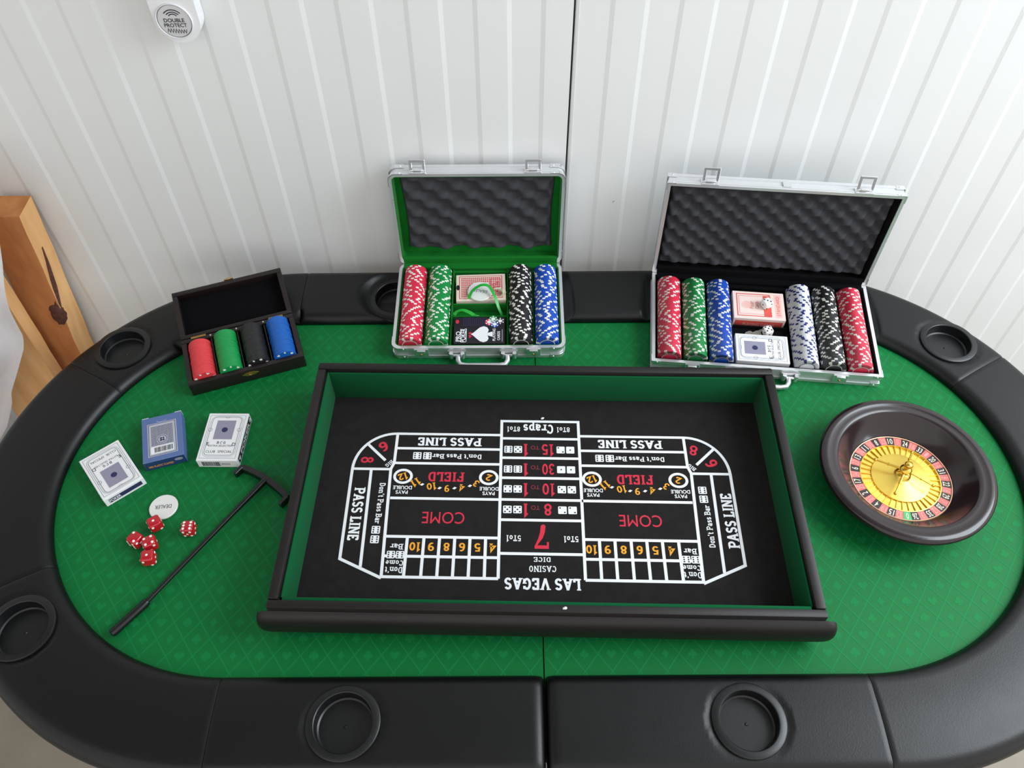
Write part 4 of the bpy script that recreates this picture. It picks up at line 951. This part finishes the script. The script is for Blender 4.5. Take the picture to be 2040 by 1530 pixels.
# ------------------------------------------------ dice
def die_mesh(name, s, body, pipm, rnd):
    bm = new(); box(bm, -s / 2, s / 2, -s / 2, s / 2, -s / 2, s / 2, bev=rnd, seg=4)
    P = {1: [(0, 0)], 2: [(-1, 1), (1, -1)], 3: [(-1, 1), (0, 0), (1, -1)], 4: [(-1, -1), (1, 1), (-1, 1), (1, -1)], 5: [(-1, -1), (1, 1), (-1, 1), (1, -1), (0, 0)], 6: [(-1, -1), (1, 1), (-1, 1), (1, -1), (-1, 0), (1, 0)]}
    F = {1: I4, 6: RX(PI), 2: RX(PI / 2), 5: RX(-PI / 2), 3: RY(PI / 2), 4: RY(-PI / 2)}
    for k, M in F.items():
        for a, b in P[k]: lathe(bm, [(0, .0002), (s * .085, .0002), (s * .112, -.0004)], 12, M @ T(a * s * .25, b * s * .26, s / 2), 1)
    bmesh.ops.recalc_face_normals(bm, faces=bm.faces)
    me = bpy.data.meshes.new(name); bm.to_mesh(me); bm.free(); me.materials.append(body); me.materials.append(pipm)
    me.polygons.foreach_set('use_smooth', [True] * len(me.polygons)); me.set_sharp_from_angle(angle=R(40))
    return me
DS = 0.0185
dm = die_mesh('die', DS, M_dice, M_pip, 0.0042)
UP = {1: I4, 2: RX(-PI / 2), 3: RY(-PI / 2), 4: RY(PI / 2), 5: RX(PI / 2), 6: RX(PI)}
for x, y, a, up, words in ((-0.5505, -0.2440, 35, 1, 'clear red die touching the white dealer button on the felt'), (-0.5005, -0.2520, 2, 6, 'clear red die lying alone between dealer button and black stick'),
                    (-0.5710, -0.2695, -28, 2, 'clear red die farthest from the stick, at the cluster of three dice'), (-0.5492, -0.2752, 28, 4, 'clear red die in the middle of the cluster of three dice'),
                    (-0.5453, -0.2975, 8, 1, 'clear red die at the cluster end nearest the front rail')):
    o = bpy.data.objects.new('die', dm); COL.objects.link(o); o.matrix_world = T(x, y, DS / 2 + .0003) @ RZ(R(a)) @ UP[up]; tag(o, words, 'die', 'red dice on the felt')
dw = die_mesh('die', 0.0150, M_die, M_pk, 0.003)
for M, words in ((MC2 @ T(0.0066, 0.1275, 0.0313 + 0.0080) @ RZ(R(30)) @ UP[3], 'small white die standing on the red card box in the black-lined case'), (MC2 @ T(0.0086, 0.0808, 0.0147 + .0079) @ RZ(R(20)) @ UP[5], 'small white die lying beside the keys in the black-lined case')):
    o = bpy.data.objects.new('die', dw); COL.objects.link(o); o.matrix_world = M; tag(o, words, 'die', 'white dice in the black-lined case')
# keys for the case
for k, (x, y, a, words) in enumerate(((-0.0150, 0.0800, 28, 'small flat nickel key with plain round bow beside a white die'), (-0.0040, 0.0815, 48, 'small flat nickel key tucked against the white die, overlapping the other key'))):
    kt = thing('key', words, 'key', MC2 @ T(x, y, 0.0147 + .0016 * k) @ RZ(R(a)), 'case keys')
    bm = new(); prism(bm, rrect(-.0125, .001, -.0062, .0062, .004, 3), 0, .0013); obj('bow', bm, M_key, kt)
    bm = new(); prism(bm, [(.0008, -.002), (.017, -.002), (.0185, 0), (.0175, .0018), (.014, .0018), (.0125, .0008), (.011, .0018), (.0008, .0018)], .0001, .0012); obj('blade', bm, M_key, kt)
# ribbons in the green-lined case
def ribbon_obj(pts, label, wd=0.0052):
    P = [Vector(p) for p in pts]; Q = []
    for i in range(len(P) - 1):
        for k in range(6):
            t = k / 6; p0, p1, p2, p3 = P[max(i - 1, 0)], P[i], P[i + 1], P[min(i + 2, len(P) - 1)]
            Q.append(0.5 * ((2 * p1) + (-p0 + p2) * t + (2 * p0 - 5 * p1 + 4 * p2 - p3) * t * t + (-p0 + 3 * p1 - 3 * p2 + p3) * t ** 3))
    Q.append(P[-1]); bm = new(); rows = []
    for i, p in enumerate(Q):
        t = (Q[min(i + 1, len(Q) - 1)] - Q[max(i - 1, 0)]).normalized()
        s = t.cross(Vector((0.1, 0.25 * math.sin(i * .25), 1))).normalized() * wd / 2; nrm = s.cross(t).normalized() * 0.00018
        rows.append([bm.verts.new(p + a * s + b * nrm) for a, b in ((-1, -1), (1, -1), (1, 1), (-1, 1))])
    for a, b in zip(rows[:-1], rows[1:]):
        for k in range(4): bm.faces.new((a[k], a[(k + 1) % 4], b[(k + 1) % 4], b[k]))
    bm.faces.new(rows[0]); bm.faces.new(rows[-1][::-1])
    o = obj('ribbon', bm, M_rib, smooth=60); o.matrix_world = MC1; tag(o, label, 'ribbon', 'green lifting ribbons')
ribbon_obj([(-0.0185, 0.1015, 0.0330), (-0.0120, 0.1130, 0.0400), (0.0020, 0.1230, 0.0430), (0.0160, 0.1215, 0.0420), (0.0260, 0.1050, 0.0350), (0.0330, 0.0890, 0.0230), (0.0400, 0.0770, 0.0120), (0.0415, 0.0740, 0.0040)], 'bright green satin ribbon looped over the white dealer button')
ribbon_obj([(-0.0430, 0.0735, 0.0230), (-0.0380, 0.0790, 0.0260), (-0.0280, 0.0810, 0.0270), (-0.0170, 0.0770, 0.0260), (-0.0080, 0.0720, 0.0240), (-0.0020, 0.0660, 0.0300)], 'bright green satin ribbon curling over the edge of the black card box', 0.0060)
bm = new()
for k in range(7):
    a = R(40 + 25 * k); box(bm, -.006, .007, -.0012, .0012, -.0002, .0002, T(0.0400 + .0015 * k * math.cos(a), 0.1140 + .0012 * k, 0.0302 + .0011 * k) @ RZ(a) @ RX(R(20 * k)))
tf = obj('tape_scrap', bm, M_tuft, smooth=None); tf.matrix_world = MC1; tag(tf, 'crumpled scrap of clear tape at the edge of the red-backed cards', 'tape scrap')

# ================================================================== wooden chip box
bx = thing('wooden_chip_box', 'small dark wooden chip box with hinged lid folded back onto the rail', 'chip box', MBX)
w2 = WB / 2; wt = 0.0082
for a in ((-w2, w2, 0, wt), (-w2, w2, DB - wt, DB)):
    bm = new(); box(bm, a[0], a[1], a[2], a[3], 0, HB, bev=0.0012); obj('side', bm, M_bwood, bx)
for s in (-1, 1):
    bm = new(); box(bm, *sorted((s * w2, s * (w2 - wt))), wt + .0002, DB - wt - .0002, 0, HB, bev=0.0008, seg=1); obj('side', bm, M_bwood, bx)
bm = new(); box(bm, -w2 + wt + .0002, w2 - wt - .0002, wt + .0002, DB - wt - .0002, 0.0008, 0.003); obj('bottom', bm, M_klin, bx)
for x in (-0.0448, -0.0022, 0.0425):
    bm = new(); box(bm, x - .0011, x + .0011, wt + .0003, DB - wt - .0003, 0.0031, HB - 0.002, bev=.0003, seg=1); obj('divider', bm, M_bwood, bx)
    bm = new(); lathe(bm, [(0, .0012), (.0012, .0012), (.0017, 0)], 10, T(x, DB - wt * .5, HB)); obj('pin', bm, M_chr, bx)
lid = bpy.data.objects.new('lid', None); COL.objects.link(lid); lid.parent = bx; lid.matrix_local = T(0, DB, HB) @ RX(R(-81.2)); lid.empty_display_size = .02
LT = 0.0180
for z0, z1 in ((0.0012, wt), (DB - wt, DB)):
    bm = new(); box(bm, -w2, w2, 0, LT, z0, z1, bev=0.001); obj('lid_side', bm, M_bwood, lid)
for s in (-1, 1):
    bm = new(); box(bm, *sorted((s * w2, s * (w2 - wt))), 0, LT, wt + .0002, DB - wt - .0002, bev=0.0008, seg=1); obj('lid_side', bm, M_bwood, lid)
bm = new(); box(bm, -w2 + .001, w2 - .001, LT + .0002, LT + 0.0030, 0.002, DB - .001, bev=.0008, seg=1); obj('lid_top', bm, M_bwood, lid)
bm = new(); box(bm, -w2 + wt + .0002, w2 - wt - .0002, LT - 0.0015, LT, wt + .0002, DB - wt - .0002); obj('lid_velvet', bm, M_klin, lid)
for s in (-1, 1):
    bm = new(); x = s * 0.0640; box(bm, x - 0.012, x + 0.012, DB - 0.0022, DB + 0.0004, HB - .0002, HB + 0.0006); tube(bm, [(x - 0.012, DB + .0006, HB + .0004), (x + 0.012, DB + .0006, HB + .0004)], .0009, 8); obj('hinge', bm, M_brass, bx)
bm = new(); prism(bm, [(-.0135, 0), (-.006, -.0035), (0, -.0045), (.006, -.0035), (.0135, 0), (.006, .0035), (0, .0045), (-.006, .0035)], 0, .0010, T(0.004, -.0002, HB * .70) @ RX(PI / 2)); cl_ = obj('clasp_plate', bm, M_brass, bx)
bm = new(); tube(bm, [(0.002, -.0010, HB * .70), (0.002, -.0034, HB * .72), (0.005, -.0038, HB * .74), (0.0058, -.0014, HB * .70)], .0009, 8); obj('clasp_hook', bm, M_brass, cl_)
bm = new(); prism(bm, [(-.008, -.003), (.008, -.003), (.006, .003), (0, .0045), (-.006, .003)], 0, .0014, T(0.004, 0.001, DB + .0001) @ RX(0)); box(bm, .001, .007, -.0025, .001, DB, DB + .0032, bev=.0006, seg=1); obj('clasp_hasp', bm, M_brass, lid)
bchip = {k: chip_mesh('poker_chip', CH['b' + k], CH['spot'], 0.0184, 0.0032, False, True) for k in ('red', 'green', 'black', 'blue')}
for x, k, n, y0 in ((-0.0655, 'red', 22, 0.0088), (-0.0235, 'green', 24, 0.0088), (0.0202, 'black', 24, 0.0090), (0.0640, 'blue', 24, 0.0090)):
    chip_row(bchip[k], MBX, x, 0.0220, y0, n, 0.0033, 'plain %s poker chip with white suit marks in the wooden chip box' % k, k + ' chips in the wooden box', None, 0.0006)

# ================================================================== roulette wheel
RW = thing('roulette_wheel', 'dark brown roulette wheel with gold rotor and red and black numbers on green felt', 'roulette wheel', T(0.5291, -0.1821, 0.0003))
bm = new()
lathe(bm, [(0, 0), (0.078, 0), (0.082, 0.002), (0.092, 0.012), (0.106, 0.025), (0.116, 0.034), (0.1205, 0.039), (0.1226, 0.044), (0.1222, 0.0475), (0.1195, 0.0505), (0.114, 0.0520), (0.1110, 0.0516), (0.1100, 0.0510), (0.1035, 0.0508), (0.0990, 0.0504), (0.0972, 0.0492), (0.0958, 0.0472),
           (0.0915, 0.0408), (0.0865, 0.0343), (0.0815, 0.0287), (0.0768, 0.0242), (0.0735, 0.0216), (0.0732, 0.0150), (0, 0.0150)], 96)
obj('bowl', bm, M_bowl, RW, smooth=45)
rot_ = bpy.data.objects.new('rotor', None); COL.objects.link(rot_); rot_.parent = RW; rot_.empty_display_size = .02
bm = new(); lathe(bm, [(0.0712, 0.0155), (0.0724, 0.0160), (0.0728, 0.0206), (0.0722, 0.0214), (0.0712, 0.0212)], 96, close=True); obj('outer_ring', bm, M_edge, rot_)
seqn = [0, 32, 15, 19, 4, 21, 2, 25, 17, 34, 6, 27, 13, 36, 11, 30, 8, 23, 10, 5, 24, 16, 33, 1, 20, 14, 31, 9, 22, 18, 29, 7, 28, 12, 35, 3, 26]
REDS = {1, 3, 5, 7, 9, 12, 14, 16, 18, 19, 21, 23, 25, 27, 30, 32, 34, 36}
ang0 = -90 - 8
bn = new(); bn2 = new()
for i, nmb in enumerate(seqn):
    a = ang0 - 360 / 37 * i; h = 360 / 37 / 2 * 0.97
    pts = [(0.0711 * math.cos(R(a + t)), 0.0711 * math.sin(R(a + t))) for t in (-h, 0, h)] + [(0.0575 * math.cos(R(a + t)), 0.0575 * math.sin(R(a + t))) for t in (h, 0, -h)]
    bm = new(); prism(bm, pts, 0.0170, 0.0200); obj('number_pocket', bm, M_rgrn if nmb == 0 else M_rred if nmb in REDS else M_rblk, rot_, smooth=None)
    text(bn if nmb not in REDS else bn2, str(nmb), 0.0643 * math.cos(R(a)), 0.0643 * math.sin(R(a)), 0.0072 if nmb > 9 else 0.0036, 0.0096, a - 90, 0.0201, I4, 0, .01)
obj('numerals', bn, M_cream, rot_, smooth=None, fix=False); obj('numerals', bn2, M_rnum, rot_, smooth=None, fix=False)
bm = new(); lathe(bm, [(0, 0.0156), (0.0574, 0.0156), (0.0574, 0.0203), (0.0562, 0.0205), (0.0555, 0.0172), (0.0420, 0.0180), (0.0412, 0.0206), (0.0340, 0.0222), (0.0200, 0.0250), (0.0120, 0.0276), (0.0100, 0.0300), (0, 0.0300)], 74); obj('gold_cone', bm, M_goldm, rot_, smooth=30)
fm0 = None
for i in range(37):
    a = R(ang0 - 360 / 37 * (i + .5))
    if fm0 is None:
        bm = new(); box(bm, 0.0417, 0.0562, -0.00055, 0.00055, 0.0172, 0.0198, bev=.0002, seg=1); fm0 = obj('fret', bm, M_gold, rot_, RZ(a))
    else: dup(fm0, rot_, RZ(a))
tur = None
bm = new(); lathe(bm, [(0.0100, 0.0295), (0.0112, 0.0310), (0.0095, 0.0335), (0.0060, 0.0350), (0.0050, 0.0385), (0.0075, 0.0405), (0.0085, 0.0430), (0.0070, 0.0455), (0.0040, 0.0470), (0.0036, 0.0490), (0.0058, 0.0515), (0.0062, 0.0540), (0.0045, 0.0568), (0, 0.0578)], 28); tur = obj('turret', bm, M_gold, rot_, smooth=50)
for k in range(4):
    bm = new(); Q = RZ(R(-68 + 180 + 90 * k + 35))
    tube(bm, [(0.004, 0, 0.0400), (0.013, 0, 0.0388), (0.026, 0, 0.0365), (0.0405, 0, 0.0340)], [0.0022, 0.0017, 0.0014, 0.0013], 10, Q)
    bmesh.ops.create_icosphere(bm, subdivisions=2, radius=0.0026, matrix=Q @ T(0.0415, 0, 0.0338)); tube(bm, [(0.0225, 0, 0.0372), (0.0245, 0, 0.0368)], .0023, 10, Q)
    obj('spoke', bm, M_gold, tur, smooth=60)

# ================================================================== dice stick
P_end, P_grip, P_head = Vector((-0.5654, -0.405, 0.0065)), Vector((-0.531, -0.360, 0.0068)), Vector((-0.4055, -0.1725, 0.0105))
st = thing('dice_stick', 'black croupier dice stick with curved head lying on green felt against the craps tray', 'dice stick', I4)
dirv = (P_head - P_end).normalized()
bm = new(); tube(bm, [P_end - dirv * .001, P_end, P_end + dirv * .003, P_grip - dirv * .004, P_grip, P_grip + dirv * .001], [.002, .0048, .0058, .0058, .0052, .003], 16); obj('grip', bm, M_stick, st, smooth=50)
bm = new(); tube(bm, [P_grip, P_grip.lerp(P_head, .7), P_head], [.0031, .0034, .0052], 14); obj('shaft', bm, M_stick, st, smooth=50)
bm = new(); sd = Vector((dirv.y, -dirv.x, 0)).normalized()
fw = Vector((dirv.x, dirv.y, 0)).normalized()
rows = []
N = 18
for i in range(N + 1):
    t = -1 + 2 * i / N; c_ = P_head + sd * (0.047 * t) - fw * (0.005 * t * t - 0.002); c_.z = 0
    hgt = 0.013 - 0.002 * t * t; th_ = 0.0042
    rows.append([bm.verts.new((c_ + fw * a) + Vector((0, 0, z))) for a, z in ((-th_, .0006), (th_, .0006), (th_, hgt), (-th_, hgt))])
for a, b in zip(rows[:-1], rows[1:]):
    for k in range(4): bm.faces.new((a[k], a[(k + 1) % 4], b[(k + 1) % 4], b[k]))
bm.faces.new(rows[0]); bm.faces.new(rows[-1][::-1])
hd = obj('head', bm, M_stick, st, smooth=30)
for s in (-1, 1):
    c_ = P_head + sd * (0.0465 * s) - fw * 0.0095; c_.z = 0
    Q = Matrix(((sd.x, fw.x, 0, c_.x), (sd.y, fw.y, 0, c_.y), (0, 0, 1, 0), (0, 0, 0, 1)))
    bm = new(); box(bm, -.0032, .0032, -.0085, .0075, .0006, .0125, Q, bev=.0008, seg=1); obj('head_lip', bm, M_stick, hd)

# ================================================================== wall device
dv = thing('wall_sensor', 'white rounded sensor housing with round printed badge mounted on the ribbed wall', 'wall sensor', T(-0.4985, WY - 0.0017, 0.478))
bm = new(); Mz = RX(PI / 2)
prism(bm, [(x, y) for x, y in rrect(-0.0315, 0.0315, -0.0315, 0.20, 0.031, 10)], 0.0002, 0.024, Mz)
bmesh.ops.bevel(bm, geom=[e for e in bm.edges if all(abs(v.co.y + 0.024) < 1e-5 for v in e.verts)], offset=0.008, segments=4, affect='EDGES', profile=0.5)
obj('housing', bm, M_dev, dv, smooth=50)
Mb = T(-0.0025, 0, 0.0005) @ Mz
bm = new(); lathe(bm, [(0.0250, 0.0238), (0.0250, 0.0262), (0.0243, 0.0268), (0.0236, 0.0262), (0.0236, 0.0238)], 48, Mb, close=True); obj('badge_ring', bm, M_dev, dv)
bm = new(); lathe(bm, [(0.0226, 0.0238), (0.0226, 0.0243), (0.0238, 0.0243), (0.0238, 0.0238)], 48, Mb); obj('badge_groove', bm, M_pk, dv)
bm = new(); lathe(bm, [(0.0228, 0.0238), (0.0228, 0.0252), (0.0222, 0.0257), (0, 0.0257)], 48, Mb); bd = obj('badge', bm, M_badge, dv)
bm = new(); z = 0.0259
for r_, yy in ((0.016, -0.0012), (0.0118, -0.0004), (0.0078, 0.0006)): ribbon(bm, arcp(0, yy + .0022, r_ * .95, r_ * .95, 138, 42, 10), .0014, z, Mb)
text(bm, 'DOUBLE', 0, 0.0014, 0.0285, .0056, 0, z, Mb, 0, .02); text(bm, 'PROTECT', 0, -0.0056, 0.0315, .0056, 0, z, Mb, 0, .02)
zz = [(-.0135 + .0018 * k, -.0140 + (.0036 if k % 2 else -.0030) * (.5 + .5 * abs(math.sin(k * 1.7)))) for k in range(16)]
ribbon(bm, zz, .0008, z, Mb); obj('badge_print', bm, M_inkd, bd, smooth=None, fix=False)

# ================================================================== timber and sheet beside the table
tb = thing('timber_post', 'rough orange pine post with dark knot leaning by the wall', 'timber', I4)
bm = new()
def post(bm, top, bot, sx, sy, jitter=0.0012, n=24, mi_side=None):
    rows = []
    for i in range(n + 1):
        t = i / n; c_ = Vector(top).lerp(Vector(bot), t)
        rows.append([bm.verts.new((c_.x + a + random.uniform(-jitter, jitter), c_.y + b + random.uniform(-jitter, jitter), c_.z)) for a, b in ((-sx, 0), (0, 0), (0, sy), (-sx, sy))])
    for a, b in zip(rows[:-1], rows[1:]):
        for k in range(4):
            f = bm.faces.new((a[k], a[(k + 1) % 4], b[(k + 1) % 4], b[k])); f.material_index = 1 if k == 0 else 0
    bm.faces.new(rows[0][::-1]).material_index = 1; bm.faces.new(rows[-1])
post(bm, (-0.8455, 0.236, 0.172), (-0.9620, 0.236, -0.7495), 0.068, 0.055)
obj('post', bm, [M_pine, M_pined], tb, smooth=None)
bm = new()
bmesh.ops.create_icosphere(bm, subdivisions=3, radius=1.0, matrix=T(-0.8850, 0.2385, -0.062) @ RY(R(10)) @ Matrix.Diagonal((0.0140, 0.0075, 0.028, 1)))
for v in bm.verts: v.co += Vector((random.uniform(-1, 1), random.uniform(-1, 1), random.uniform(-1, 1))) * .0018
obj('knot', bm, M_bark, tb, smooth=80)
bm = new(); tube(bm, [(-0.8570, 0.2600, 0.085), (-0.8630, 0.2540, 0.05), (-0.8700, 0.2470, 0.0), (-0.8780, 0.2400, -0.045)], [.002, .0058, .0068, .006], 8)
for v in bm.verts: v.co += Vector((random.uniform(-1, 1), random.uniform(-1, 1), random.uniform(-1, 1))) * .0007
obj('bark_seam', bm, M_bark, tb)
pk = thing('timber_plank', 'pale pine plank standing in front of the orange post', 'timber', I4)
bm = new(); post(bm, (-0.9080, 0.186, 0.30), (-0.9530, 0.186, -0.7495), 0.125, 0.030); obj('plank', bm, [M_pine, M_pine], pk, smooth=None)
bm = new()
edge = [(-0.825, 0.24), (-0.847, 0.151), (-0.875, 0.06), (-0.888, 0.01), (-0.893, -0.016), (-0.905, -0.045), (-0.942, -0.105), (-0.972, -0.15), (-0.990, -0.187), (-1.040, -0.268), (-1.075, -0.31), (-1.12, -0.45), (-1.14, -0.749)]
def edgex(z):
    for (xa, za), (xb, zb) in zip(edge[:-1], edge[1:]):
        if zb <= z <= za: return xa + (xb - xa) * (za - z) / (za - zb)
    return edge[-1][0]
def shf(u, v):
    z = 0.24 - v * 0.989; x = edgex(max(min(z, .24), -.749)) - u * 0.30
    return Vector((x, 0.130 + 0.028 * min(1, max(0, (z - 0.10) / 0.13)) ** 2 + 0.016 * math.sin(u * 23 + 2 * math.sin(v * 9)) * min(1, .3 + u * 6) + 0.006 * math.sin(v * 30 + u * 12), z))
grid(bm, 36, 90, shf)
bmesh.ops.solidify(bm, geom=bm.faces[:], thickness=0.0012)
tag(obj('plastic_sheet', bm, M_sheet, smooth=60), 'crumpled white plastic sheet hanging beside the pine timber', 'sheet')

# ================================================================== lint on the tray
for x, y, z, words in ((0.0245, -0.1925, TH + 0.0012, 'tiny white lint speck on the front rim of the craps tray'), (-0.0015, 0.1490, TF + 0.0014, 'tiny white lint speck on the black layout above the Craps box')):
    bm = new(); bmesh.ops.create_icosphere(bm, subdivisions=2, radius=1.0, matrix=Matrix.Diagonal((0.0030, 0.0018, 0.0013, 1)))
    for v in bm.verts: v.co += Vector((random.uniform(-1, 1), random.uniform(-1, 1), 0)) * .0004
    o = obj('lint_speck', bm, M_white, smooth=60); o.matrix_world = MT @ T(x, y, z) @ RZ(0.4); tag(o, words, 'lint', 'lint specks')
